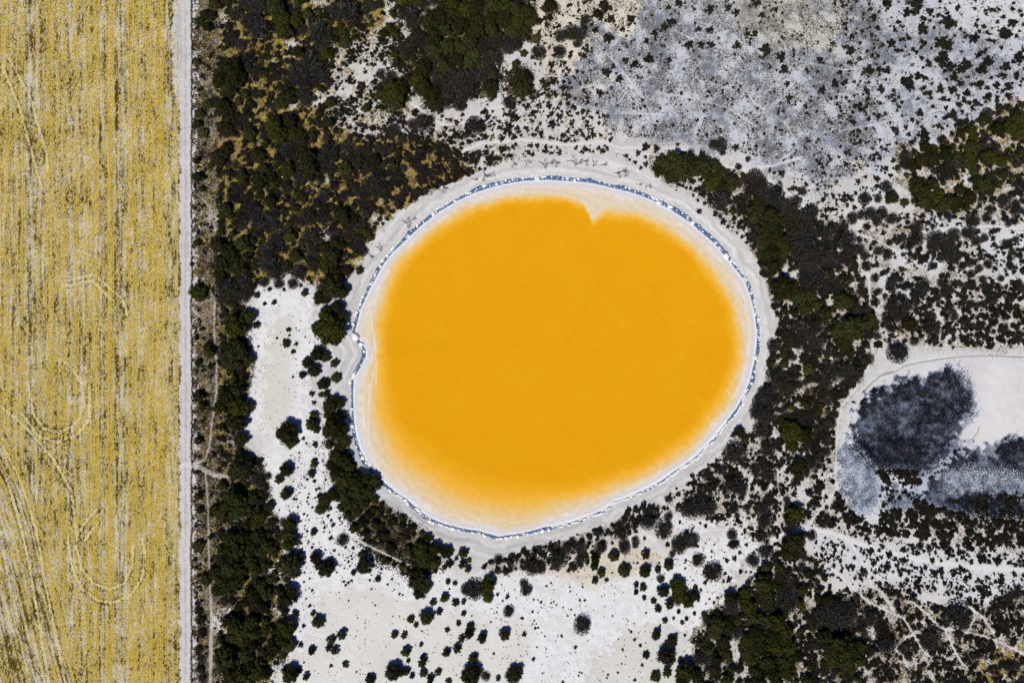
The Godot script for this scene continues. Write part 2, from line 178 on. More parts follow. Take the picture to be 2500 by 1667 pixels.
	["g", 1440, 1327, 4.612, [60,170,72, 50,260,52, 130,330,58, 60,415,44, 270,140,74, 390,310,84, 625,130,56, 625,320,78, 765,300,44, 890,240,68, 600,500,48, 520,470,36, 520,550,32, 615,615,29, 990,480,100, 1010,590,100, 980,430,54, 830,540,76, 1180,590,70, 1100,660,80, 900,680,62, 770,740,46, 720,650,40, 1190,500,36, 1000,770,27, 850,870,38, 1090,850,26, 1180,790,26, 1040,890,27, 750,1030,66, 925,1100,78, 865,1270,108, 870,1450,58, 635,1260,44, 740,1500,66, 1080,1440,120, 1040,1530,100, 1190,1490,80, 1240,1550,54, 1590,610,86, 1760,560,80, 1780,700,100, 1960,440,115, 1990,570,108, 2010,680,100, 1980,260,64, 2230,110,84, 2150,280,62, 2130,480,72, 1430,900,100, 1400,990,100, 1560,930,100, 1640,860,80, 1500,1090,100, 1850,830,100, 1980,860,115, 2100,890,115, 1900,1000,115, 2050,1020,115, 2200,1000,108, 1780,1080,82, 1900,1150,115, 2080,1160,115, 2230,1170,108, 1760,1190,90, 1820,1290,100, 2000,1300,115, 2180,1310,115, 1860,1420,100, 2060,1440,115, 2230,1450,108, 1900,1540,90, 2100,1550,90, 1520,1210,80, 1420,1300,80, 1330,1190,70, 1560,1290,62, 1400,1410,80, 1430,1490,62, 1600,1420,52, 1560,1530,80, 1220,1120,62, 1240,1050,36]],
	["s", 1440, 1327, 4.612, [1390,330,104, 1225,195,68, 1010,40,76, 1170,5,46, 930,120,42, 120,50,70, 395,60,66, 515,20,36, 800,400,46, 1600,720,84, 1840,200,72, 1990,100,82, 2200,400,100, 2240,560,108, 2240,700,90, 1640,1000,82, 1300,1290,90, 1220,1310,62, 1030,1310,33, 190,410,26, 1600,20,45]],
	["d", 1440, 1327, 4.612, [1545,195,30, 1630,170,35, 1700,320,32, 1760,320,18, 1815,325,18, 1525,340,25, 1570,410,35, 1510,430,25, 1650,480,15, 1300,440,28, 1350,625,15, 1400,670,22, 1440,610,18, 1310,680,14, 1320,800,10, 1075,1035,22, 570,1150,22, 465,995,18, 440,970,12, 505,1085,20, 370,1195,16, 405,1270,9, 325,1075,9, 360,1355,12, 315,1455,16, 205,1480,16, 195,1515,14, 510,1535,22, 205,1150,8, 1255,525,20, 1375,90,18, 1370,150,12, 1520,95,10, 870,20,22, 635,780,16, 695,1320,8, 945,840,22, 1850,105,20, 1885,70,18, 1770,15,25, 1690,105,25, 590,1370,20, 45,750,8, 490,1205,6, 315,1365,8, 1380,560,10, 1410,545,9, 1330,545,8, 1450,690,12]],
	["s", 2000, 1327, 4.612, [200,840,125, 90,800,108, 330,850,108, 180,720,100, 580,850,90, 1580,830,135, 1280,1060,115, 1240,1140,80, 760,1140,110, 740,1040,80, 960,1180,62, 340,720,80, 480,950,72]],
	["g", 2000, 1327, 4.612, [250,1150,150, 120,1180,130, 380,1200,115, 450,1150,80, 300,1300,115, 350,1390,80, 150,1310,90, 60,1050,90]],
	["d", 2000, 1327, 4.612, [955,75,42, 1150,40,40, 1240,40,35, 1455,100,52, 1410,30,54, 1690,40,60, 1830,170,58, 2005,210,54, 1600,290,40, 1375,315,44, 1840,530,44, 1800,500,34, 1870,490,34, 1835,440,30, 2060,435,44, 2060,545,34, 955,195,38, 790,130,44, 1280,195,38, 1380,195,22, 580,90,46, 400,165,25, 280,40,28, 2200,350,34, 1550,505,25, 2250,500,44, 1680,375,18, 1770,435,18, 1630,485,16, 2260,205,30, 770,280,48, 1010,320,35, 500,320,48, 380,270,35, 1700,670,56, 2040,640,46, 1060,600,52, 1110,110,38, 1600,100,35, 1060,65,30, 40,260,30, 840,320,20, 910,540,25, 920,470,30, 1410,890,35, 1130,940,48, 1000,140,20, 720,40,28, 680,80,26, 210,20,22, 140,140,18, 1180,90,26, 1480,60,30, 2190,420,18, 1560,20,24, 1950,50,40, 1860,60,36]],
	["s", 1500, 1000, 4.612, [880,1120,125, 1050,1120,108, 960,1060,80, 1380,490,128, 1340,860,112, 1430,890,74, 1600,680,74, 1750,730,76, 1730,450,76, 1340,1110,68, 560,1360,98, 820,1470,92, 720,1510,72, 900,1460,62, 1640,40,100, 1700,110,72, 1660,240,90, 2240,620,84, 2160,430,56, 380,1270,92, 610,1210,48, 240,1480,48, 110,1520,62, 80,1390,82, 230,1310,54, 1680,1120,84, 1700,1260,84, 1330,1410,56, 1360,1520,54, 1660,1430,66, 1200,680,56, 1490,1110,48, 2230,1420,54]],
	["g", 1500, 1000, 4.612, [1990,250,130, 2150,300,100, 2000,400,90, 1950,180,80, 2080,620,82, 2070,730,72, 2030,1480,120, 2040,1160,112, 1990,1260,82, 1410,260,74, 1480,330,54]],
	["d", 1500, 1000, 4.612, [1070,750,44, 1060,625,24, 720,955,34, 630,955,20, 700,890,20, 870,940,34, 960,740,34, 1000,690,22, 880,750,36, 160,1130,38, 240,1130,42, 330,1110,62, 420,1120,62, 150,1180,42, 200,1240,45, 50,1290,45, 490,1200,45, 1100,870,80, 1150,820,54, 1040,900,45, 900,830,45, 960,880,45, 740,1270,22, 1100,1260,22, 1030,1310,25, 870,1360,14, 600,1520,30, 340,1450,24, 1570,1050,28, 1800,940,54, 1900,930,45, 1830,1420,36, 1900,590,42, 2200,940,54, 1340,290,36, 480,1130,40, 1640,570,40, 1560,560,30, 1860,640,40, 1960,600,34]],
	["g", 1800, 660, 4.612, [520,180,120, 420,180,62, 600,250,100, 640,170,72, 480,280,80, 1180,360,106, 1150,290,70, 1250,350,70, 1000,480,76, 990,570,62, 1250,660,140, 1400,600,108, 1130,700,108, 1500,560,80, 1350,720,90, 1200,820,100, 1250,920,80, 1260,100,64, 800,1110,74, 530,1060,64, 1940,610,82, 530,450,54, 700,300,100, 820,280,90, 760,440,90, 640,480,62, 880,380,72]],
	["s", 1800, 660, 4.612, [440,1200,100, 530,1280,100, 420,850,72, 1220,1130,100, 1330,1180,100, 1050,1180,100, 1140,1060,62, 960,1400,80, 1000,1330,70, 1820,930,108, 300,1400,82, 250,1480,72, 350,1520,72, 1120,150,76, 1750,420,82, 1840,480,72, 1780,310,54, 1560,360,52, 1420,510,54, 1350,440,54, 850,150,108, 950,60,82, 760,60,72, 560,720,82, 700,620,72, 800,700,82, 900,640,72, 700,800,82, 900,820,82, 2180,640,82, 2100,160,72, 2050,250,72, 1920,400,72]],
	["g", 2000, 340, 4.612, [1200,90,66, 1300,110,54, 1440,140,72, 1280,210,100, 1150,240,80, 1420,200,72, 1720,100,100, 1680,200,80, 1900,200,108, 2050,250,80, 1050,300,80, 1150,550,110, 1280,510,80, 1080,490,70, 1850,520,100, 1780,470,70, 1700,660,84, 2070,400,70, 1590,570,72, 820,660,82, 1180,700,84, 960,720,56, 1400,730,92, 1500,700,92, 1330,680,72, 1540,790,62, 1480,370,80]],
	["s", 2000, 340, 4.612, [1000,200,64, 970,280,54, 1500,300,82, 1420,400,72, 1850,120,92, 1980,100,72, 1950,420,72, 760,530,66, 670,665,45, 520,670,70, 380,890,64, 480,850,54, 600,840,64, 720,830,64, 830,900,60, 660,920,54, 1110,990,68, 1740,910,80, 2230,800,66, 2100,700,76, 1940,790,46, 1700,1060,76, 1530,1080,76, 1330,1130,92, 1290,1210,64, 1100,1120,82, 1020,1200,54, 1450,1250,100, 1520,1330,82, 1470,1180,72, 2280,480,46, 320,1140,104, 460,1240,64, 520,1310,54, 670,1260,54, 800,1160,40, 950,1110,44, 780,1300,54, 540,1430,54, 1810,1455,50, 1720,1520,44, 740,1500,38, 1870,1110,46, 1780,1150,54, 460,1130,38, 1620,1430,46, 1080,1320,44, 100,1180,82, 60,1300,100, 200,1000,54, 100,1050,82, 340,1270,58, 1900,880,54, 2140,950,38, 2260,580,54]],
	["d", 2000, 340, 4.612, [690,215,34, 755,115,25, 655,160,28, 795,60,18, 650,450,44, 445,480,32, 525,425,26, 130,230,26, 290,265,20, 235,415,18, 330,650,34, 270,650,20, 160,660,22, 380,690,25, 230,630,22, 540,545,18, 400,770,34, 40,860,34, 955,90,34, 1050,40,44, 870,180,18, 840,240,36, 750,335,38, 880,330,44, 805,415,34, 1080,130,36, 70,520,16, 90,625,18, 150,620,20, 465,1045,28, 1220,1020,26, 1280,1015,14, 1270,900,22, 1305,930,18, 1170,870,42, 1610,980,14, 1450,970,14, 1800,1040,30, 915,880,18, 920,970,22, 1000,850,24]],
	["g", 1500, 340, 4.612, [700,270,150, 560,290,115, 850,260,115, 1000,290,108, 640,400,115, 770,390,108, 500,350,80, 900,360,80, 1130,300,80, 1190,360,70, 1120,460,100, 1180,540,80, 1340,460,72, 1320,540,62, 1080,540,72, 1700,1000,132, 1800,1080,132, 1750,880,125, 1620,800,108, 1850,1180,125, 1700,1150,115, 1900,1250,108, 1780,1280,115, 1790,1430,100, 1850,1380,80, 1580,900,80, 1620,720,80]],
	["s", 1500, 340, 4.612, [1580,430,92, 1640,490,82, 1560,560,100, 1680,600,100, 1800,640,100, 1880,760,100, 1960,780,100, 2000,900,108, 2060,1000,108, 2100,1120,108, 2150,880,100, 2220,820,82, 2180,1020,100, 2200,1200,108, 2250,1320,100, 2100,1280,100, 1850,560,54, 2050,700,62, 1190,680,108, 1400,310,36, 1200,60,72, 1120,60,54, 1220,150,36, 2130,580,46, 2020,550,36, 1510,220,36, 2250,1450,82, 2150,1420,82, 960,810,28]],
	["d", 1500, 340, 4.612, [270,160,38, 350,90,54, 480,110,48, 355,280,34, 240,260,28, 300,325,27, 350,200,25, 130,190,28, 170,230,20, 715,60,28, 990,170,44, 1130,225,20, 910,580,28, 960,620,30, 890,630,22, 940,690,22, 1020,720,25, 810,550,25, 860,555,28, 1140,840,38, 1190,870,34, 1230,930,44, 1280,985,28, 1350,890,38, 1340,990,16, 1490,1080,38, 1440,1100,28, 1385,1055,18, 1490,1165,22, 1420,930,38, 1430,820,42, 1340,770,30, 1470,840,45, 1450,1000,38, 1570,1200,45, 1610,1290,28, 700,570,14, 720,510,34, 1870,380,34, 1600,80,25, 1370,90,45, 1570,165,20, 2240,480,20, 2290,510,24, 1700,150,15, 2025,65,20, 2050,125,15, 1910,240,20]],
	["g", 940, 0, 4.612, [500,250,115, 620,200,115, 760,160,108, 900,120,108, 1050,80,108, 1200,80,115, 1350,90,108, 1480,120,108, 1600,140,80, 1350,200,108, 1480,250,100, 1200,200,108, 1050,230,100, 860,290,100, 1040,350,100, 1450,350,100, 1580,340,72, 560,380,108, 650,330,92, 950,470,100, 880,540,90, 1200,340,80, 700,520,100, 560,560,100, 430,760,108, 360,900,90, 420,990,100, 520,1060,100, 560,1180,100, 680,740,100, 820,680,100, 930,700,80, 1180,970,100, 1200,1060,72, 1000,620,80, 760,60,100, 640,60,72, 1850,60,84, 1800,95,46, 1540,920,140, 1530,1020,100, 1470,730,56, 110,1040,150, 120,1140,108, 190,960,82, 110,620,54, 40,310,64, 120,380,64, 1560,600,48, 1740,240,44, 1700,440,66, 330,1270,46]],
	["s", 940, 0, 4.612, [300,250,82, 280,150,90, 380,430,82, 450,470,72, 250,560,82, 1100,520,72, 1400,520,80, 1480,480,72, 1250,480,72, 1260,650,72, 1150,680,72, 620,900,92, 720,970,100, 860,1050,100, 960,1000,90, 700,1110,100, 880,880,92, 1000,860,82, 1100,830,72, 1270,860,54, 760,850,82, 840,1180,72, 1980,400,76, 2100,360,84, 2200,380,62, 2240,310,46, 2170,480,54, 1730,590,76, 1970,580,72, 1000,1410,94, 1080,1430,54, 420,1390,100, 300,1400,62, 500,1350,54, 100,1460,62, 60,1350,38, 60,860,62, 2260,210,54, 1400,1150,66]],
	["d", 940, 0, 4.612, [1870,730,46, 1750,710,18, 1850,200,46, 1820,280,36, 1340,1010,28, 680,1445,30, 870,1290,30, 800,1380,34, 1120,1260,45, 1150,1320,45, 1080,1275,22, 1210,1255,22, 1420,1300,62, 1470,1330,54, 1390,1420,54, 1490,1440,38, 1570,1355,18, 1640,1350,20, 1255,1355,14, 1280,1440,38, 1120,1450,20, 1720,1075,38, 1840,1080,34, 2000,990,40, 1770,920,46, 1900,910,54, 1790,980,38, 1715,1190,30, 1850,1200,38, 1945,1215,25, 1975,1310,34, 2120,1360,20, 1990,1370,20, 1940,1360,20, 1870,1400,54, 2100,1400,34, 2265,1420,34, 2040,770,25, 2160,800,28, 2020,710,30, 2080,640,30, 2270,570,34, 2240,630,38, 1900,630,30, 1620,1010,36, 940,1500,44, 890,1510,38, 800,1530,54, 680,1530,30, 1010,1540,20, 1120,1540,44, 1450,1540,44, 1310,1560,38, 1340,1500,28, 2235,1530,28, 2120,1530,20, 1640,1085,25, 1150,1180,18, 1080,1190,8, 600,1280,15, 640,1310,25, 690,1340,18, 300,1060,36]],
	["d", 1440, 0, 2.636, [90,50,50, 40,95,42, 130,130,34, 120,250,38, 35,195,26, 210,190,22, 265,130,34, 520,150,36, 480,180,34, 415,215,26, 365,270,22, 510,390,22, 380,380,34, 290,420,32, 230,390,26, 780,290,26, 715,290,26, 640,290,34, 700,190,22, 775,195,28, 940,80,28, 1110,100,25, 890,50,26, 1075,20,32, 570,20,28, 505,50,20, 770,60,32, 1015,220,24, 1130,320,40, 1060,220,26, 1270,540,22, 1200,60,22, 1230,370,36, 1250,450,32, 1285,630,22, 950,290,34, 105,470,34, 190,510,30, 150,430,20, 60,600,28, 690,775,15, 590,600,15, 340,645,13]],
	["d", 2000, 0, 2.636, [620,30,60, 570,80,36, 440,30,36, 350,110,27, 465,275,30, 205,325,34, 210,235,22, 665,190,42, 670,120,24, 820,140,50, 870,150,28, 720,75,28, 790,270,44, 830,300,36, 800,370,44, 770,390,28, 840,430,40, 680,285,18, 660,310,16, 660,375,18, 1000,250,36, 1250,150,34, 1210,220,44, 1180,200,28, 1275,235,18, 1290,380,42, 1025,355,22, 950,420,40, 1090,400,38, 1050,450,40, 910,450,32, 1205,435,34, 1190,490,24, 1275,480,20, 570,530,46, 590,560,34, 640,490,32, 680,505,24, 710,415,24, 400,575,28, 230,525,16, 320,450,32, 385,445,22, 440,455,28, 100,540,28, 20,580,28, 10,385,25, 860,580,34, 910,540,25, 870,500,32, 800,640,22, 735,685,16, 820,695,17, 905,675,26, 1010,665,28, 865,735,36, 925,720,16, 715,600,24, 780,575,28, 535,660,16, 515,625,14, 395,665,16, 535,745,12, 460,790,13, 635,790,14, 600,770,18, 650,730,30, 770,810,20, 740,815,12, 305,830,14, 265,845,14, 220,790,22, 355,735,13, 320,770,18, 1035,550,34, 1085,565,18, 1145,550,26, 1090,630,32, 1150,645,17, 1160,685,26, 1220,560,32, 1225,620,28, 955,600,26, 560,820,18, 500,840,22, 680,870,40, 900,800,40, 950,780,28]],
	["g", 2000, 0, 2.636, [1290,760,54, 1230,820,54, 1150,830,46, 1060,760,36, 980,840,46, 1280,850,54]],
]
# dead branches lying on the sand along the lake: x, y, length in photo pixels, turn in degrees
const DEAD := [993,545,34,60, 1008,535,26,110, 1185,432,34,20, 1200,425,24,-40, 1160,438,22,75, 1255,402,26,10, 1328,402,30,60, 1345,398,28,100, 1360,400,26,30, 1400,394,30,80, 1415,398,26,120, 1432,396,28,60, 1450,399,24,20, 1522,418,30,100, 1512,425,24,70, 1528,424,22,20, 1562,450,20,80, 1585,455,26,-30, 925,605,26,70, 905,625,24,40, 1710,515,22,60, 1290,398,24,140, 1475,402,24,95, 1085,462,30,25, 1050,470,22,60]

# outline, then [kind, count per 100 x 100 px, least and largest radius] ...
const SCATTER := [
	[[800,100, 940,70, 960,180, 930,300, 800,300], ["d", 110, 2.5, 6.5], ["y", 110, 2.0, 5.0], ["t", 160, 0.8, 2.0]],
	[[880,300, 985,325, 1060,345, 1140,370, 1230,380, 1215,402, 1143,428, 1073,456, 1020,485, 960,520, 920,570, 890,600], ["d", 230, 3.0, 8.0], ["s", 14, 6.0, 12.0], ["y", 160, 2.0, 5.5]],
	[[535,-120, 940,-120, 935,60, 880,90, 830,110, 805,160, 795,230, 800,300, 870,330, 960,340, 1010,400, 980,470, 930,540, 890,600, 850,680, 760,690, 690,660, 640,690, 590,720, 560,705, 530,660], ["d", 156, 3.5, 9.0], ["s", 15, 7.0, 13.0], ["g", 12, 7.0, 13.0], ["y", 376, 3.0, 7.0], ["t", 156, 1.0, 3.0]],
	[[795,130, 940,60, 985,150, 1010,230, 1060,290, 1200,290, 1260,240, 1330,200, 1430,220, 1500,320, 1480,372, 1300,378, 1222,398, 1100,445, 985,480, 960,340, 800,300], ["d", 179, 2.5, 7.0], ["y", 102, 2.0, 5.0], ["t", 286, 0.8, 2.4]],
	[[955,-120, 1320,-120, 1300,90, 1240,130, 1190,235, 1080,262, 1010,215, 955,160], ["g", 33, 6.0, 13.0], ["s", 18, 6.0, 12.0], ["d", 104, 3.0, 7.0], ["y", 51, 2.0, 5.0]],
	[[1310,-120, 1480,-120, 1440,120, 1400,220, 1290,190, 1310,80], ["d", 78, 2.5, 6.0], ["t", 286, 0.8, 2.4]],
	[[1430,-100, 2160,-100, 2140,380, 2040,470, 1900,390, 1700,350, 1500,330, 1410,210], ["t", 1790, 0.7, 2.1], ["d", 40, 2.5, 5.0]],
	[[2000,-100, 2700,-120, 2700,180, 2480,230, 2300,330, 2140,400, 2060,420], ["t", 494, 0.7, 2.1], ["d", 55, 2.5, 7.0]],
	[[1980,380, 2180,400, 2130,470, 2000,540, 1900,470, 1760,400], ["d", 47, 2.5, 5.5], ["t", 156, 0.8, 2.2]],
	[[2000,480, 2150,450, 2180,520, 2090,560, 2010,540], ["d", 104, 3.0, 7.0], ["t", 156, 0.8, 2.4]],
	[[1590,385, 1680,372, 1760,405, 1860,425, 1900,470, 1975,520, 2000,540, 2060,545, 2085,600, 2100,680, 2130,740, 2140,790, 2150,840, 2125,890, 2090,945, 2055,1000, 2044,1060, 2035,1110, 1960,1090, 1900,1100, 1860,1100, 1850,1040, 1868,940, 1880,880, 1900,800, 1885,720, 1840,600, 1770,520, 1700,470, 1620,430], ["d", 250, 4.0, 9.0], ["s", 21, 7.0, 13.0], ["g", 15, 7.0, 12.0], ["y", 60, 2.5, 6.0]],
	[[2085,560, 2200,520, 2500,440, 2700,420, 2700,850, 2300,848, 2140,830, 2110,740], ["d", 100, 3.0, 7.5], ["s", 10, 6.0, 12.0], ["y", 24, 2.0, 5.0], ["t", 234, 0.8, 2.4]],
	[[2190,690, 2500,680, 2700,680, 2700,840, 2300,840, 2160,800], ["d", 127, 3.5, 8.0], ["s", 18, 6.0, 12.0]],
	[[2200,370, 2280,350, 2440,260, 2700,200, 2700,420, 2500,440, 2380,500, 2330,540, 2230,500], ["d", 130, 3.5, 8.0], ["g", 24, 7.0, 14.0], ["s", 15, 7.0, 13.0], ["y", 204, 2.5, 7.0]],
	[[1850,1100, 1990,1010, 2045,1090, 2042,1200, 1960,1330, 1880,1340, 1800,1290, 1700,1260, 1680,1180, 1780,1095, 1850,1045], ["d", 242, 2.8, 7.5], ["s", 9, 6.0, 11.0], ["t", 338, 0.8, 2.6], ["y", 34, 2.0, 5.0]],
	[[1185,1375, 1300,1338, 1500,1278, 1610,1225, 1690,1175, 1740,1220, 1620,1265, 1500,1330, 1400,1395, 1300,1390, 1200,1402], ["d", 143, 3.0, 8.0], ["s", 15, 7.0, 12.0], ["t", 208, 0.8, 2.4]],
	[[1480,1340, 1650,1270, 1800,1270, 1850,1330, 1790,1420, 1700,1440, 1560,1410], ["d", 26, 2.0, 4.5], ["t", 130, 0.7, 2.2]],
	[[540,700, 600,720, 592,800, 612,860, 602,960, 575,1050, 562,1085, 640,1120, 660,1250, 690,1330, 690,1450, 690,1560, 640,1800, 535,1800, 535,700], ["d", 86, 3.5, 8.5], ["g", 9, 7.0, 13.0], ["s", 12, 7.0, 12.0], ["y", 280, 2.5, 6.0]],
	[[800,970, 832,1000, 848,1100, 915,1160, 955,1240, 1035,1295, 1060,1345, 1080,1390, 1010,1415, 960,1390, 880,1330, 835,1230, 815,1150, 795,1060], ["d", 130, 3.5, 8.5], ["g", 18, 7.0, 13.0], ["y", 51, 2.0, 5.0]],
	[[690,1070, 800,1060, 830,1200, 900,1300, 990,1380, 880,1400, 720,1400, 690,1250], ["d", 36, 2.0, 4.5], ["t", 286, 0.7, 2.0]],
	[[620,690, 770,690, 800,850, 750,960, 780,1060, 680,1090, 600,1060, 610,900], ["t", 68, 0.7, 1.8]],
	[[700,1400, 1500,1380, 1700,1440, 1690,1760, 640,1760], ["t", 52, 0.7, 2.0], ["d", 3, 1.8, 3.0]],
	[[2050,1440, 2150,1432, 2260,1470, 2350,1485, 2500,1440, 2700,1440, 2700,1800, 1960,1800, 1990,1500], ["d", 286, 3.0, 7.0], ["s", 9, 7.0, 12.0], ["t", 1014, 0.9, 2.6], ["y", 61, 2.0, 5.0]],
	[[2360,1610, 2500,1570, 2700,1570, 2700,1800, 2330,1800], ["y", 255, 3.0, 7.0]],
	[[1720,1500, 1800,1440, 1850,1400, 1900,1345, 1960,1335, 2010,1400, 2050,1460, 2120,1520, 2105,1600, 2080,1800, 1700,1800, 1690,1560], ["d", 172, 3.5, 8.5], ["g", 13, 8.0, 16.0], ["s", 12, 7.0, 13.0]],
	[[1960,1270, 2060,1290, 2200,1320, 2330,1330, 2500,1350, 2700,1340, 2700,1450, 2500,1450, 2400,1470, 2280,1450, 2120,1440, 2000,1400], ["d", 210, 2.2, 6.0], ["t", 312, 0.8, 2.2]],
	[[2000,1180, 2042,1190, 2060,1230, 2100,1270, 2170,1250, 2240,1225, 2330,1250, 2420,1270, 2700,1280, 2700,1345, 2330,1330, 2060,1290, 2000,1290], ["d", 290, 3.5, 9.0], ["t", 312, 0.8, 2.4]],
	[[2320,1220, 2500,1200, 2700,1200, 2700,1290, 2420,1280], ["d", 260, 3.0, 7.0]],
	[[2098,987, 2152,950, 2221,929, 2279,918, 2332,907, 2354,939, 2364,971, 2378,998, 2343,1024, 2332,1056, 2316,1104, 2269,1147, 2141,1152, 2104,1120, 2078,1078, 2084,1035], ["t", 1682, 0.6, 1.7]],
	[[2150,1180, 2240,1180, 2250,1215, 2330,1250, 2300,1290, 2100,1290, 2075,1262, 2150,1250], ["d", 120, 3.0, 7.5], ["t", 120, 0.8, 2.2]],
	[[2141,1150, 2245,1150, 2250,1180, 2160,1178], ["d", 858, 4.0, 7.0]],
	[[2327,1120, 2354,1094, 2401,1099, 2439,1078, 2500,1067, 2700,1060, 2700,1270, 2400,1270, 2300,1240, 2258,1180], ["t", 1226, 0.6, 1.8]],
	[[2045,1100, 2125,1163, 2162,1195, 2141,1237, 2072,1242, 2050,1185], ["t", 416, 0.7, 1.8]],
	[[471,-120, 540,-120, 540,1800, 471,1800], ["d", 60, 2.5, 6.0], ["y", 153, 2.0, 5.0], ["t", 343, 0.9, 2.4]],
]


# ------------------------------------------------------------------ small helpers
func wx(px: float) -> float: return (px - CX) * M
func wz(py: float) -> float: return (py - CY) * M

func numbered(base: String) -> String:
	var n: int = used_names.get(base, 0)
	used_names[base] = n + 1
	return base if n == 0 else "%s_%03d" % [base, n]

func tag(o: Node, label: String, category: String, group := "", kind := "") -> void:
	if label: o.set_meta("label", label)
	if category: o.set_meta("category", category)
	if group: o.set_meta("group", group)
	if kind: o.set_meta("kind", kind)

func part(called: String, mesh: Mesh, mat: Material, parent: Node) -> MeshInstance3D:
	var o := MeshInstance3D.new()
	o.name = called
	o.mesh = mesh
	o.material_override = mat
	parent.add_child(o, true)
	return o

func mat(called: String, color: Color, rough := 0.9, vertex := false) -> StandardMaterial3D:
	var m := StandardMaterial3D.new()
	m.resource_name = called
	m.albedo_color = color
	m.roughness = rough
	m.metallic_specular = 0.25
	m.vertex_color_use_as_albedo = vertex
	return m

func polar(pts: Array) -> PackedFloat32Array:
	var list := []
	for i in range(0, pts.size(), 2):
		var dx: float = pts[i] - LX
		var dy: float = pts[i + 1] - LY
		list.append([fposmod(rad_to_deg(atan2(dy, dx)), 360.0), sqrt(dx * dx + dy * dy)])
	list.sort_custom(func(p, q): return p[0] < q[0])
	var n := list.size()
	var out := PackedFloat32Array()
	out.resize(721)
	for d in 721:
		var ang: float = fmod(d * 0.5, 360.0)
		var k := 0
		while k < n and list[k][0] <= ang: k += 1
		var lo = list[(k - 1 + n) % n]
		var hi = list[k % n]
		var a0: float = lo[0]
		var a1: float = hi[0]
		var at := ang
		if k == 0: a0 -= 360.0
		if k == n: a1 += 360.0
		out[d] = lerpf(lo[1], hi[1], (at - a0) / maxf(a1 - a0, 0.001))
	return out

func around(table: PackedFloat32Array, px: float, py: float) -> float:
	var f := fposmod(atan2(py - LY, px - LX) * 114.591559, 720.0)
	var i := int(f)
	return lerpf(table[i], table[i + 1], f - i)

func lake_d(px: float, py: float) -> float:      # photo pixels inside the shore line (negative: outside)
	return around(shore, px, py) - Vector2(px - LX, py - LY).length()

func outside_beach(px: float, py: float, margin: float) -> bool:
	return Vector2(px - LX, py - LY).length() > around(beach, px, py) + margin

func height(px: float, py: float) -> float:
	var h := 0.0
	if px < 440.0: h = 0.06 * smoothstep(440.0, 425.0, px)
	elif px < 467.0: h = -0.03
	elif px < 475.0: h = 0.05
	if px > 700.0 and px < 2000.0 and py > 300.0 and py < 1450.0:
		var r := Vector2(px - LX, py - LY).length()
		var rs := around(shore, px, py)
		var rb := around(beach, px, py)
		if r < rb:
			if r > rs: h = -0.32 * smoothstep(rb, rs, r)
			else: h = -0.42 - 0.4 * smoothstep(rs, rs - 260.0, r)
	elif px > 2035.0 and py > 850.0 and py < 1280.0:
		h = -0.12 * smoothstep(2035.0, 2110.0, px) * smoothstep(850.0, 900.0, py) * smoothstep(1280.0, 1230.0, py)
	return h

func fill_poly(pts: Array, value: int) -> void:
	var n := pts.size() / 2
	var y0 := 1e9
	var y1 := -1e9
	for i in n:
		y0 = minf(y0, pts[i * 2 + 1])
		y1 = maxf(y1, pts[i * 2 + 1])
	var j0 := maxi(0, int((y0 - TY0) / 4.0))
	var j1 := mini(ZH - 1, int((y1 - TY0) / 4.0))
	for j in range(j0, j1 + 1):
		var y := TY0 + (j + 0.5) * 4.0
		var xs := PackedFloat32Array()
		for i in n:
			var ay: float = pts[i * 2 + 1]
			var by: float = pts[(i + 1) % n * 2 + 1]
			if (ay <= y) != (by <= y):
				xs.append(lerpf(pts[i * 2], pts[(i + 1) % n * 2], (y - ay) / (by - ay)))
		xs.sort()
		for k in range(0, xs.size() - 1, 2):
			var i0 := maxi(0, int(round((xs[k] - TX0) / 4.0)))
			var i1 := mini(ZW - 1, int(round((xs[k + 1] - TX0) / 4.0)) - 1)
			for i in range(i0, i1 + 1): zone[j * ZW + i] = value

func stroke(mask: PackedByteArray, pts: Array, half: float, strength: int, rough: float) -> PackedByteArray:
	var w := half / TPX
	for s in range(0, pts.size() - 2, 2):
		var a := Vector2((pts[s] - TX0) / TPX, (pts[s + 1] - TY0) / TPX)
		var b := Vector2((pts[s + 2] - TX0) / TPX, (pts[s + 3] - TY0) / TPX)
		var steps := int(a.distance_to(b) / 0.8) + 1
		for q in steps:
			var p := a.lerp(b, float(q) / steps) + Vector2(rng.randf_range(-1, 1), rng.randf_range(-1, 1)) * rough
			var r := w * rng.randf_range(0.6, 1.15)
			var fade := rng.randf_range(0.7, 1.0)
			var i0 := int(p.x - r - 1.0)
			var i1 := int(p.x + r + 2.0)
			for j in range(int(p.y - r - 1.0), int(p.y + r + 2.0)):
				if j < 0 or j >= TH: continue
				for i in range(i0, i1):
					if i < 0 or i >= TW: continue
					var dd := Vector2(i + 0.5 - p.x, j + 0.5 - p.y).length()
					var v := int(strength * fade * clampf(r + 0.7 - dd, 0.0, 1.0))
					var k := j * TW + i
					if v > mask[k]: mask[k] = v
	return mask

func masked(mask: PackedByteArray, px: float, py: float) -> int:
	var i := int((px - TX0) / TPX)
	var j := int((py - TY0) / TPX)
	return mask[j * TW + i] if i >= 0 and j >= 0 and i < TW and j < TH else 0

func noise_bytes(seed_: int, freq: float, octaves: int, w := TW, h := TH) -> PackedByteArray:
	var f := FastNoiseLite.new()
	f.seed = seed_
	f.noise_type = FastNoiseLite.TYPE_SIMPLEX_SMOOTH
	f.frequency = freq
	f.fractal_type = FastNoiseLite.FRACTAL_FBM if octaves > 1 else FastNoiseLite.FRACTAL_NONE
	f.fractal_octaves = octaves
	var im := f.get_image(w, h)
	if w != TW or h != TH: im.resize(TW, TH, Image.INTERPOLATE_CUBIC)
	im.convert(Image.FORMAT_L8)
	return im.get_data()


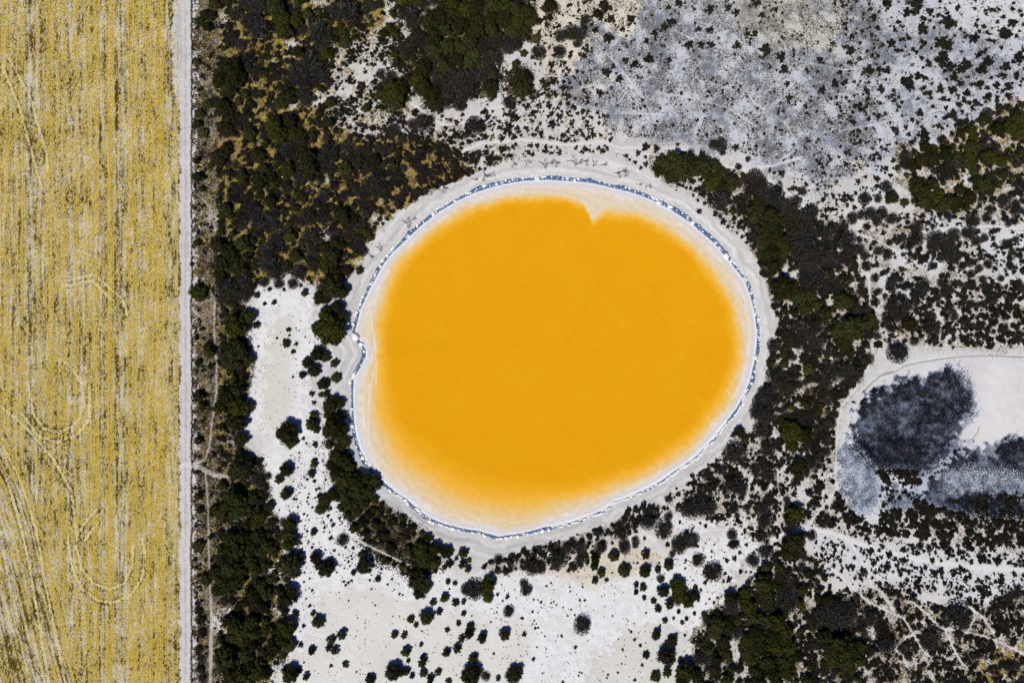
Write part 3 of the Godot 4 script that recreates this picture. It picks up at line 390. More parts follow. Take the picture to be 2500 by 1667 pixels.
# ------------------------------------------------------------------ what the ground is made of
func ground_image() -> Image:
	# tone a, tone b (sRGB), share of coarse, middle and fine grain, how much of b
	var tones := {
		0: [206, 205, 205, 178, 174, 169, 0.5, 0.5, 0.6, 0.25], 1: [226, 226, 228, 200, 198, 197, 0.4, 0.6, 0.7, 0.24],
		2: [217, 216, 212, 207, 205, 201, 0.8, 0.4, 0.5, 0.4], 3: [194, 197, 204, 116, 120, 130, 1.3, 0.9, 1.1, 0.40],
		4: [120, 110, 92, 28, 25, 18, 0.7, 1.1, 1.4, 0.68], 5: [168, 146, 96, 54, 44, 24, 0.8, 1.2, 1.4, 0.58],
		6: [204, 202, 202, 172, 168, 164, 0.5, 0.7, 1.0, 0.34], 23: [196, 194, 186, 132, 130, 126, 1.2, 0.9, 1.1, 0.36], 22: [208, 207, 206, 182, 177, 170, 0.5, 0.5, 0.6, 0.25], 7: [198, 190, 172, 82, 66, 20, 1.0, 0.7, 1.3, 0.48],
		8: [106, 114, 132, 20, 24, 34, 1.1, 1.0, 1.0, 0.82], 9: [207, 204, 200, 182, 178, 171, 0.5, 0.6, 0.6, 0.3],
		13: [213, 212, 205, 204, 203, 193, 0.8, 0.4, 0.5, 0.4], 14: [216, 209, 195, 186, 176, 160, 0.7, 0.6, 0.7, 0.35],
		15: [204, 202, 200, 120, 106, 88, 0.5, 1.0, 1.2, 0.22], 16: [212, 211, 206, 200, 199, 193, 0.8, 0.4, 0.5, 0.4],
		17: [209, 210, 213, 184, 186, 191, 0.6, 0.6, 0.6, 0.28], 18: [178, 184, 196, 88, 98, 116, 0.9, 0.9, 1.0, 0.46],
		19: [203, 199, 194, 84, 70, 54, 0.6, 1.0, 1.4, 0.36], 21: [150, 140, 122, 50, 42, 28, 0.7, 1.0, 1.6, 0.58], 20: [216, 214, 215, 200, 198, 201, 0.8, 0.5, 0.4, 0.3],
	}
	var tn := PackedFloat32Array()
	tn.resize(24 * 10)
	for z in tones:
		for q in 10: tn[z * 10 + q] = tones[z][q]
	var out := PackedByteArray()
	out.resize(TW * TH * 3)
	var o := 0
	var lake_x0 := int((770.0 - TX0) / TPX)
	var lake_x1 := int((1940.0 - TX0) / TPX)
	for j in TH:
		var sy := TY0 + (j + 0.5) * TPX
		var in_rows := sy > 350.0 and sy < 1400.0
		var edge := 438.0 + 2.0 * sin(sy * 0.05) - 18.0 * smoothstep(330.0, 120.0, sy)
		for i in TW:
			var k := j * TW + i
			var sx := TX0 + (i + 0.5) * TPX
			var na: float = (nz_a[k] - 128) * 0.0078
			var nb: float = (nz_b[k] - 128) * 0.0078
			var nc: float = (nz_c[k] - 128) * 0.0078
			var z := 0
			if sx < edge + nb * 5.0 + nc * 3.0: z = 7
			elif sx < 465.0 + nb * 3.0 + na * 3.0 + nc * 2.0: z = 6
			elif sx < 470.0 + nb * 2.0 + nc * 2.0: z = 4
			else:
				var zi := int((sx - TX0 + nb * 26.0 + nc * 20.0) * 0.25)
				var zj := int((sy - TY0 + na * 16.0 - nc * 20.0 + nb * 14.0) * 0.25)
				if zi < 0: zi = 0
				elif zi >= ZW: zi = ZW - 1
				if zj < 0: zj = 0
				elif zj >= ZH: zj = ZH - 1
				z = zone[zj * ZW + zi]
				if sx > 1330.0 and sy < 470.0 and sy < 900.0 - sx * 0.2:
					zi = clampi(int((sx - TX0 + na * 150.0 + nb * 40.0 + nc * 60.0) * 0.25), 0, ZW - 1)
					z = zone[zj * ZW + zi]
			var b := z * 10
			var t := tn[b + 9] + (na * tn[b + 6] + nb * tn[b + 7] + nc * tn[b + 8]) * 0.75
			if z == 7:
				var bend := field_bend(sy)
				var kd := j * TW + clampi(i - int((bend if sx < bend else 0.0) / TPX), 0, TW - 1)
				t += (nz_d[kd] - 128) * 0.008
				if sy < 1260.0 and (absf(sx - 257.0) < 4.5 or absf(sx - 284.0) < 3.5): t += 0.4
				if absf(sx - 140.0) + absf(sy - 1140.0) * 0.5 < 75.0: t += 0.22
				if wheel_mask[k] > 0: t += (0.28 if wheel_mask[k] < 150 else -0.4)
			if z == 6:
				var rut := absf(absf(sx - 452.0 - na * 3.0) - 7.0)
				if rut < 3.0: t -= 0.3
				elif absf(sx - 452.0) < 3.0: t += 0.2 + nc * 0.4
			t = 0.0 if t < 0.0 else (1.0 if t > 1.0 else t)
			var r := tn[b] + (tn[b + 3] - tn[b]) * t
			var g := tn[b + 1] + (tn[b + 4] - tn[b + 1]) * t
			var bl := tn[b + 2] + (tn[b + 5] - tn[b + 2]) * t
			if in_rows and i > lake_x0 and i < lake_x1:
				var dx := sx - LX
				var dy := sy - LY
				var rr := sqrt(dx * dx + dy * dy)
				var f := atan2(dy, dx) * 114.591559
				if f < 0.0: f += 720.0
				var q := int(f)
				var fr := f - q
				var rb: float = beach[q] + (beach[q + 1] - beach[q]) * fr + nb * 9.0 + nc * 5.0
				if rr < rb:
					var rs: float = shore[q] + (shore[q + 1] - shore[q]) * fr
					var d := rs - rr + nc * 1.6 + nb * 1.0
					if d < 0.0:
						# bare sand and silt washed in bands that follow the shore
						var band := sin(d * 0.42 + nb * 2.2 + na * 3.0) * 0.5 + sin(d * 0.19 + na * 4.0 + 1.0) * 0.6 + nc * 0.7
						t = 0.42 + band * 0.3
						t = 0.0 if t < 0.0 else (1.0 if t > 1.0 else t)
						r = 219.0 - 46.0 * t
						g = 218.0 - 47.0 * t
						bl = 218.0 - 50.0 * t
					else:
						var rd: float = deep[q] + (deep[q + 1] - deep[q]) * fr
						var rp: float = pale[q] + (pale[q + 1] - pale[q]) * fr
						# wet crust, then cream silt, then the orange bloom whose edge is flecked
						var u := (rr + na * 6.0 + nb * 3.0 + nc * 5.0 - rd) / maxf(rp - rd, 4.0)
						var e := 1.0 - u
						e = 0.0 if e < 0.0 else (1.0 if e > 1.0 else e)
						e = e * 0.4 + e * e * (3.0 - 2.0 * e) * 0.6
						var crust := (30.0 + na * 10.0 - d) / 18.0 + nb * 0.4 + nc * 0.3
						crust = 0.0 if crust < 0.0 else (1.0 if crust > 1.0 else crust)
						r = 222.0 + nc * 4.0 + nb * 4.0
						g = 210.0 + nc * 4.0 + nb * 5.0
						bl = 188.0 + nc * 4.0 + nb * 6.0
						r += (224.0 + nb * 14.0 - r) * crust
						g += (224.0 + nb * 14.0 - g) * crust
						bl += (229.0 + nb * 14.0 - bl) * crust
						var ripple := sin((rp - rr) * 0.33 + na * 5.0 + nb * 1.5) * 3.5 * (1.0 - crust)
						r += ripple
						g += ripple
						bl += ripple * 1.3
						if d < 9.0:
							r += (238.0 - r) * 0.75
							g += (238.0 - g) * 0.75
							bl += (241.0 - bl) * 0.75
						elif d < 17.0 + nb * 8.0:
							r += (196.0 - r) * 0.5
							g += (203.0 - g) * 0.5
							bl += (217.0 - bl) * 0.5
						# cream silt, then thin yellow bloom, then the full orange
						var e1 := minf(1.0, e * 2.0)
						var e2 := maxf(0.0, e * 2.0 - 1.0)
						r += (239.0 + nb * 2.0 - r) * e1
						g += (184.0 + nb * 3.0 - g) * e1
						bl += (70.0 + nb * 8.0 - bl) * e1
						r += (228.0 + nb * 1.5 - r) * e2
						g += (162.0 + nb * 1.5 + na * 3.0 - g) * e2
						bl += (0.0 - bl) * e2
					# dark wet mud under the line of salt lumps
					var wet := (q > 330.0 and q < 640.0) or q < 60
					var half := 4.2 if q > 440 and q < 660 else (2.6 if q > 200 and q < 330 else 3.4)
					if q > 40 and q < 180: half = 1.2
					var dd := absf(d - 1.0 + na * 3.0) - half * (0.85 + na * 0.7) - nb * 1.6
					if dd < 1.6:
						var s := (1.6 - dd) / 1.6
						s = minf(1.0, s) * (0.78 + nc * 0.5)
						s = 0.0 if s < 0.0 else (1.0 if s > 1.0 else s)
						r += (40.0 - r) * s
						g += (72.0 - g) * s
						bl += (112.0 - bl) * s
			var pm := path_mask[k]
			if pm > 0 and z != 7:
				var s2 := pm / 255.0
				r += (218.0 + nc * 8.0 - r) * s2
				g += (216.0 + nc * 8.0 - g) * s2
				bl += (214.0 + nc * 8.0 - bl) * s2
			var lm := line_mask[k]
			if lm > 0:
				var s3 := lm / 255.0
				r += (240.0 - r) * s3
				g += (234.0 - g) * s3
				bl += (222.0 - bl) * s3
			var km := dark_mask[k]
			if km > 0:
				var s4 := km / 255.0
				r += (118.0 - r) * s4
				g += (106.0 - g) * s4
				bl += (104.0 - bl) * s4
			out[o] = clampi(int(r), 0, 255)
			out[o + 1] = clampi(int(g), 0, 255)
			out[o + 2] = clampi(int(bl), 0, 255)
			o += 3
	return Image.create_from_data(TW, TH, false, Image.FORMAT_RGB8, out)


# ------------------------------------------------------------------ plant meshes (unit radius, unit height)
class Soup:
	var v := PackedVector3Array()
	var c := PackedColorArray()
	func tri(a: Vector3, b: Vector3, d: Vector3, col: Color) -> void:
		v.append(a); v.append(b); v.append(d)
		c.append(col); c.append(col); c.append(col)
	func mesh() -> ArrayMesh:
		var arr := []
		arr.resize(Mesh.ARRAY_MAX)
		arr[Mesh.ARRAY_VERTEX] = v
		arr[Mesh.ARRAY_COLOR] = c
		var m := ArrayMesh.new()
		m.add_surface_from_arrays(Mesh.PRIMITIVE_TRIANGLES, arr)
		return m

func unit() -> Vector3:
	var z := rng.randf_range(-1, 1)
	var a := rng.randf() * TAU
	var s := sqrt(1.0 - z * z)
	return Vector3(s * cos(a), z, s * sin(a))

const ICO := [[0,11,5],[0,5,1],[0,1,7],[0,7,10],[0,10,11],[1,5,9],[5,11,4],[11,10,2],[10,7,6],[7,1,8],[3,9,4],[3,4,2],[3,2,6],[3,6,8],[3,8,9],[4,9,5],[2,4,11],[6,2,10],[8,6,7],[9,8,1]]
func ico_points() -> Array:
	var t := (1.0 + sqrt(5.0)) / 2.0
	var p := []
	for q in [[-1,t,0],[1,t,0],[-1,-t,0],[1,-t,0],[0,-1,t],[0,1,t],[0,-1,-t],[0,1,-t],[t,0,-1],[t,0,1],[-t,0,-1],[-t,0,1]]:
		p.append(Vector3(q[0], q[1], q[2]).normalized())
	return p

func blob(s: Soup, at: Vector3, rad: Vector3, col: Color) -> void:
	var p := ico_points()
	for q in 12: p[q] = at + p[q] * rad * rng.randf_range(0.8, 1.12)
	for f in ICO: s.tri(p[f[0]], p[f[1]], p[f[2]], col)

func leaf(s: Soup, at: Vector3, n: Vector3, size: float, col: Color) -> void:
	n = n.normalized()
	var x := n.cross(Vector3(rng.randf_range(-1, 1), rng.randf_range(-1, 1), rng.randf_range(-1, 1))).normalized()
	var y := n.cross(x)
	var a := at + x * size * rng.randf_range(0.8, 1.3)
	var b := at - x * size * rng.randf_range(0.8, 1.3)
	var e := at + y * size * rng.randf_range(0.35, 0.7)
	var f := at - y * size * rng.randf_range(0.35, 0.7)
	s.tri(a, e, b, col)
	s.tri(a, b, f, col)

func crown(lobes: int, leaves: int, size: float, ragged: float, leaf_a: Color, leaf_b: Color) -> ArrayMesh:
	var s := Soup.new()
	var pts := [Vector3(0, 0.55, 0)]
	var rad := [0.5]
	for q in lobes:
		var a := TAU * (q * 0.381966 + rng.randf() * 0.09)
		var e := sqrt((q + 0.5) / lobes)
		var rr := e * (0.66 + ragged * rng.randf_range(-0.3, 0.35))
		var lift := (1.0 - e * e) * 0.34 + rng.randf_range(-0.06, 0.10)
		pts.append(Vector3(cos(a) * rr, 0.34 + lift, sin(a) * rr))
		rad.append(rng.randf_range(0.20, 0.34) * (1.0 - 0.25 * ragged))
	for q in pts.size():
		blob(s, pts[q], Vector3(1, 1, 1) * rad[q] * 0.78, leaf_a.lerp(leaf_b, rng.randf()))
	for q in leaves:
		var k := rng.randi() % pts.size()
		var d := unit()
		d.y = absf(d.y) if rng.randf() < 0.72 else d.y
		var at: Vector3 = pts[k] + d * rad[k] * rng.randf_range(0.76, 1.12 + ragged * 0.25)
		if at.y < 0.02: at.y = 0.02 + rng.randf() * 0.06
		var w := rng.randf()
		var col := leaf_a.lerp(leaf_b, w)
		leaf(s, at, d + unit() * 0.7, size * rng.randf_range(0.6, 1.35), col)
	return s.mesh()

func tube(s: Soup, a: Vector3, b: Vector3, ra: float, rb: float, col: Color) -> void:
	var d := (b - a).normalized()
	var x := d.cross(Vector3(0.31, 0.83, 0.46)).normalized()
	var y := d.cross(x)
	for q in 3:
		var u0 := x * cos(q * TAU / 3) + y * sin(q * TAU / 3)
		var u1 := x * cos((q + 1) * TAU / 3) + y * sin((q + 1) * TAU / 3)
		s.tri(a + u0 * ra, b + u0 * rb, b + u1 * rb, col)
		s.tri(a + u0 * ra, b + u1 * rb, a + u1 * ra, col)

func twigs(mains: int, per: int, col: Color, pale_: Color) -> ArrayMesh:
	var s := Soup.new()
	for q in mains:
		var a := TAU * q / mains + rng.randf_range(-0.2, 0.2)
		var e := sqrt(rng.randf_range(0.05, 1.0))
		var end := Vector3(cos(a) * e * 0.92, 0.98 - 0.5 * e * e + rng.randf_range(-0.08, 0.08), sin(a) * e * 0.92)
		var mid := Vector3(end.x * 0.45, end.y * 0.55 + 0.06, end.z * 0.45) + unit() * 0.05
		var cc := col.lerp(pale_, rng.randf())
		tube(s, Vector3(0, 0, 0) + unit() * Vector3(0.06, 0, 0.06), mid, 0.022, 0.016, cc)
		tube(s, mid, end, 0.016, 0.008, cc)
		for k in per:
			var t := rng.randf_range(0.25, 1.0)
			var from := mid.lerp(end, t)
			var out := (end - mid).normalized() + unit() * 0.55
			tube(s, from, from + out.normalized() * rng.randf_range(0.12, 0.28), 0.010, 0.004, col.lerp(pale_, rng.randf()))
	return s.mesh()

func twig_leaves(count: int, size: float, leaf_a: Color, leaf_b: Color) -> ArrayMesh:
	var s := Soup.new()
	for q in 7:
		var a := rng.randf() * TAU
		var e := rng.randf() * 0.5
		blob(s, Vector3(cos(a) * e, 0.3, sin(a) * e), Vector3(0.42, 0.3, 0.42), leaf_a.lerp(leaf_b, rng.randf()))
	for q in count:
		var a := rng.randf() * TAU
		var e := sqrt(rng.randf())
		var top := 0.95 - 0.45 * e * e
		var at := Vector3(cos(a) * e * 0.97, top * rng.randf_range(0.35, 1.02), sin(a) * e * 0.97)
		leaf(s, at, Vector3(at.x, 0.6, at.z) + unit() * 0.8, size * rng.randf_range(0.5, 1.3), leaf_a.lerp(leaf_b, rng.randf()))
	return s.mesh()

func trunk() -> ArrayMesh:
	var s := Soup.new()
	var col := Color(0.10, 0.085, 0.07)
	var last := Vector3(0, -0.06, 0)
	var r0 := 0.10
	for q in 3:
		var nxt := Vector3(rng.randf_range(-0.06, 0.06), 0.18 * (q + 1), rng.randf_range(-0.06, 0.06))
		tube(s, last, nxt, r0, r0 * 0.8, col)
		last = nxt
		r0 *= 0.8
	for q in 6:
		var a := TAU * q / 6.0 + rng.randf() * 0.6
		tube(s, Vector3(0, 0.22 + 0.04 * q, 0), Vector3(cos(a) * 0.55, 0.5 + rng.randf() * 0.15, sin(a) * 0.55), 0.045, 0.015, col)
	return s.mesh()

func tuft(blades: int, width: float, straw_a: Color, straw_b: Color, lean: float) -> ArrayMesh:
	var s := Soup.new()
	for q in blades:
		var a := rng.randf() * TAU
		var out := Vector3(cos(a), 0, sin(a))
		var side := Vector3(-out.z, 0, out.x) * width
		var l := rng.randf_range(0.6, 1.0)
		var p0 := out * 0.06
		var p1 := out * (0.4 * l * lean) + Vector3(0, 0.55 * l, 0)
		var p2 := out * (l * lean) + Vector3(0, 0.5 * l, 0) + unit() * 0.1
		var col := straw_a.lerp(straw_b, rng.randf())
		s.tri(p0 - side, p1 - side, p1 + side, col)
		s.tri(p0 - side, p1 + side, p0 + side, col)
		s.tri(p1 - side, p2, p1 + side, col)
	return s.mesh()

func straw_mesh(n: int) -> ArrayMesh:
	var s := Soup.new()
	for q in n:
		var a := rng.randf_range(-0.9, 0.9) + (PI if rng.randf() < 0.5 else 0.0)
		var dir := Vector3(sin(a), rng.randf_range(0.05, 0.9), cos(a)).normalized()
		var side := Vector3(dir.z, 0, -dir.x).normalized() * rng.randf_range(0.018, 0.034)
		var p := Vector3(rng.randf_range(-0.07, 0.07), rng.randf_range(0.0, 0.05), rng.randf_range(-0.1, 0.1))
		var e := p + dir * rng.randf_range(0.12, 0.26)
		var col := Color(0.76, 0.57, 0.055).lerp(Color(0.88, 0.76, 0.32), rng.randf()) * rng.randf_range(0.8, 1.1)
		s.tri(p - side, e - side, e + side, col)
		s.tri(p - side, e + side, p + side, col)
	return s.mesh()

func lump_mesh(stretch: float) -> ArrayMesh:
	var base := SphereMesh.new()
	base.radial_segments = 10
	base.rings = 5
	base.radius = 1.0
	base.height = 2.0
	var arr := base.get_mesh_arrays()
	var vs: PackedVector3Array = arr[Mesh.ARRAY_VERTEX]
	var f := FastNoiseLite.new()
	f.seed = rng.randi()
	f.frequency = 0.9
	for q in vs.size():
		var p := vs[q]
		p *= 1.0 + 0.45 * f.get_noise_3dv(p * 1.3)
		p.y = maxf(p.y, -0.35) * 0.62
		vs[q] = p * Vector3(1, 1, stretch)
	var st := SurfaceTool.new()
	st.begin(Mesh.PRIMITIVE_TRIANGLES)
	for q in arr[Mesh.ARRAY_INDEX]: st.add_vertex(vs[q])
	st.generate_normals()
	return st.commit()

func branch_mesh() -> ArrayMesh:
	var s := Soup.new()
	var todo := [[Vector3(0, 0.03, -0.5), Vector3(0, 0.1, 1), 0.42, 0.030, 0]]
	while todo:
		var b: Array = todo.pop_back()
		var p: Vector3 = b[0]
		var d: Vector3 = b[1]
		var l: float = b[2]
		var rr: float = b[3]
		var lev: int = b[4]
		var e := p + d.normalized() * l
		e.y = clampf(e.y, 0.03, 0.34)
		tube(s, p, e, rr, rr * 0.6, Color(0.05, 0.05, 0.055).lerp(Color(0.12, 0.11, 0.1), rng.randf()))
		if lev < 4:
			for q in 3:
				todo.append([p.lerp(e, rng.randf_range(0.5, 1.0)), d.normalized() + unit() * 0.85 * Vector3(1, 0.35, 1), l * 0.62, rr * 0.58, lev + 1])
	return s.mesh()


# ------------------------------------------------------------------ where a plant stands, in words
func place_words(px: float, py: float) -> String:
	if px < 545: return "near the gravel track"
	if Vector2(px - LX, py - LY).length() < around(beach, px, py) + 70.0:
		if px > 1700: return "between orange and dry lake"
		if py > 1180: return "on beach facing clay pan"
		if py < 470: return "on beach facing speckled flat"
		return "on beach facing stubble field"
	if px < 1000 and py < 700: return "in yellow grass by the track" if px < 720 else "in yellow grass by the lake"
	if px < 1320 and py < 280: return "in the green thicket"
	if px < 1500 and py < 450: return "on sand between thicket and lake"
	if py < 480 and px > 1500 and py < 700 - (px - 1500) * 0.35: return "on the speckled salt flat"
	if px < 720 and py > 680:
		if px > 625 and py < 1090: return "on the small white clearing"
		return "in the woodland strip by the track"
	if px < 1000 and py < 1400: return "between woodland strip and lake"
	if px < 1700 and py > 1330: return "on the bare white clay pan"
	if px > 2040 and py > 850 and py < 1290: return "at the dark dry lake"
	if px < 2120 and py > 1330: return "in dark wood by the clay pan"
	if py > 1290: return "in heath crossed by foot paths"
	if px < 2140: return "between orange and dry lake"
	return "in scrub off the salt flat"

func neighbour_words(it: Array, all: Array) -> String:
	var best = null
	var gap := 1e9
	var touching := 0
	for q in all:
		if q[0] == it: continue
		var o: Array = q[0]
		if absf(o[0] - it[0]) > 80.0 or absf(o[1] - it[1]) > 80.0: continue
		var g: float = Vector2(o[0] - it[0], o[1] - it[1]).length() - o[2] - it[2]
		if g < 0.0: touching += 1
		if g < gap:
			gap = g
			best = q
	if best == null or gap > 22.0: return "standing apart"
	var big: float = best[0][2] / it[2]
	var name_: String = {"tree": "tree", "bush": "leafy bush", "grey": "grey bush", "low": "low bush"}[best[1]]
	var rel := "bigger " if big > 1.35 else ("smaller " if big < 0.74 else "")
	if touching >= 4: return "crowding %s%s" % [rel, name_]
	if gap < 0.0: return "touching %s%s" % [rel, name_]
	return "near %s%s" % [rel, name_]

func on_path(p: Vector2, r: float) -> bool:
	return masked(path_mask, p.x, p.y) > 50 or masked(path_mask, p.x + r, p.y) > 50 or masked(path_mask, p.x - r, p.y) > 50 or masked(path_mask, p.x, p.y + r) > 50 or masked(path_mask, p.x, p.y - r) > 50

func cell(px: float, py: float) -> Vector2i: return Vector2i(int(floor(px / 25.0)), int(floor(py / 25.0)))

func occupy(px: float, py: float, r: float) -> void:
	var c := cell(px, py)
	if not taken.has(c): taken[c] = []
	taken[c].append(Vector3(px, py, r))

func crowded(px: float, py: float, r: float, share: float) -> bool:
	var c := cell(px, py)
	for i in range(-2, 3):
		for j in range(-2, 3):
			for q in taken.get(c + Vector2i(i, j), []):
				if Vector2(q.x - px, q.y - py).length() < q.z * share + r * 0.35: return true
	return false

func inside(poly: PackedVector2Array, p: Vector2) -> bool: return Geometry2D.is_point_in_polygon(p, poly)

func scattered(called: String, mesh_list: Array, mat_list: Array, items: Array, label: String, category: String, group: String, squash: float) -> void:
	var root := Node3D.new()
	root.name = called
	add_child(root)
	tag(root, label, category, group, "stuff")
	var lots := []
	for q in mesh_list.size(): lots.append([])
	for it in items: lots[rng.randi() % mesh_list.size()].append(it)
	for q in mesh_list.size():
		if lots[q].is_empty(): continue
		var mm := MultiMesh.new()
		mm.transform_format = MultiMesh.TRANSFORM_3D
		mm.use_colors = true
		mm.mesh = mesh_list[q]
		mm.instance_count = lots[q].size()
		for k in lots[q].size():
			var it: Array = lots[q][k]
			var r: float = it[2] * M * 1.12
			var h := r * squash * rng.randf_range(0.8, 1.25)
			var lean: float = 1.0 - h * 0.4 / CAM_H
			var gx: float = CX + (it[0] - CX) * lean
			var gy: float = CY + (it[1] - CY) * lean
			var basis := Basis(Vector3.UP, rng.randf() * TAU) * Basis.from_scale(Vector3(r * rng.randf_range(0.85, 1.15), h, r))
			mm.set_instance_transform(k, Transform3D(basis, Vector3(wx(gx), height(gx, gy) - 0.01, wz(gy))))
			var w := rng.randf_range(0.6, 1.5) * (1.7 if called == "samphire" and it[1] < 480.0 and it[0] > 1380.0 else 1.0)
			mm.set_instance_color(k, Color(w * rng.randf_range(0.92, 1.12), w, w * rng.randf_range(0.85, 1.1)))
		var o := MultiMeshInstance3D.new()
		o.name = "foliage"
		o.multimesh = mm
		o.material_override = mat_list[q % mat_list.size()]
		root.add_child(o, true)


func _ready() -> void:
	rng.seed = 20240611
	# ---------------------------------------------------------------- camera, sky, sun, exposure
	var cam := Camera3D.new()
	cam.name = "camera"
	cam.position = Vector3(0, CAM_H, 0)
	cam.rotation_degrees = Vector3(-90, 0, 0)
	cam.fov = rad_to_deg(2.0 * atan(1667.0 * 0.5 * M / CAM_H))
	cam.near = 1.0
	cam.far = 4000.0
	add_child(cam)
	var sky_mat := ProceduralSkyMaterial.new()
	sky_mat.sky_top_color = Color(0.20, 0.34, 0.60)
	sky_mat.sky_horizon_color = Color(0.50, 0.62, 0.78)
	sky_mat.sky_curve = 0.15
	sky_mat.ground_bottom_color = Color(0.45, 0.43, 0.40)
	sky_mat.ground_horizon_color = Color(0.55, 0.60, 0.66)
	var sky := Sky.new()
	sky.sky_material = sky_mat
	var env := Environment.new()
	env.background_mode = Environment.BG_SKY
	env.sky = sky
	env.background_energy_multiplier = 0.42
	env.tonemap_mode = Environment.TONE_MAPPER_LINEAR
	env.tonemap_exposure = 1.0
	env.sdfgi_enabled = true
	env.ssao_enabled = true
	env.ssil_enabled = true
	var we := WorldEnvironment.new()
	we.name = "world_environment"
	we.environment = env
	add_child(we)
	var sun := DirectionalLight3D.new()
	sun.name = "sun"
	sun.light_energy = 1.24
	sun.light_color = Color(1.0, 0.98, 0.95)
	sun.light_angular_distance = 0.53
	sun.shadow_enabled = true
	var el := deg_to_rad(57.0)
	sun.look_at_from_position(Vector3.ZERO, Vector3(0.5 * cos(el), -sin(el), -0.866 * cos(el)))
	add_child(sun)

	# ---------------------------------------------------------------- tables and masks
	shore = polar(SHORE)
	beach = polar(BEACH)
	deep = polar(DEEP)
	pale = polar(PALE)
	zone.resize(ZW * ZH)
	for z in ZONES: fill_poly(z[1], z[0])
	fill_poly([470, -160, 536, -160, 540, 500, 536, 1840, 470, 1840], 21)
	for q in range(0, CLEAR.size(), 4):
		var ring := []
		for k in 12: ring.append_array([CLEAR[q] + CLEAR[q + 2] * cos(TAU * k / 12.0), CLEAR[q + 1] + CLEAR[q + 3] * sin(TAU * k / 12.0)])
		fill_poly(ring, 22)
	path_mask.resize(TW * TH)
	line_mask.resize(TW * TH)
	dark_mask.resize(TW * TH)
	wheel_mask.resize(TW * TH)
	for p in PATHS: path_mask = stroke(path_mask, p[1], p[0] * 0.68, 150 if p[1][0] < 530 else (110 if p[1][1] < 330 and p[1][0] > 1400 else 230), 0.9)
	for p in DARKS: dark_mask = stroke(dark_mask, p[1], p[0], 190, 0.5)
	for p in LINES: line_mask = stroke(line_mask, p[1], p[0], 170, 0.4)
	for p in WHEELS: wheel_mask = stroke(wheel_mask, p, 6.0, 100, 0.8)
	for p in WHEELS: wheel_mask = stroke(wheel_mask, p, 2.6, 220, 0.8)
	nz_a = noise_bytes(11, 0.012, 4)
	nz_b = noise_bytes(23, 0.06, 3)
	nz_c = noise_bytes(37, 0.30, 2)
	nz_d = noise_bytes(53, 0.12, 3, TW, 96)
	print("masks ", Time.get_ticks_msec())

	# ---------------------------------------------------------------- ground
	var gm := mat("ground", Color.WHITE, 0.95)
	gm.metallic_specular = 0.15
	gm.albedo_texture = ImageTexture.create_from_image(ground_image())
	print("texture ", Time.get_ticks_msec())
	var relief := PackedByteArray()
	relief.resize(TW * TH)
	for k in TW * TH: relief[k] = (nz_b[k] + nz_c[k] * 2) / 3
	gm.heightmap_enabled = true
	gm.heightmap_texture = ImageTexture.create_from_image(Image.create_from_data(TW, TH, false, Image.FORMAT_L8, relief))
	gm.heightmap_scale = 9.0
	build_ground(gm)
	print("ground ", Time.get_ticks_msec())
	build_water()
	build_stubble()
	print("stubble ", Time.get_ticks_msec())
	build_shore()
	build_plants()
	print("plants ", Time.get_ticks_msec())


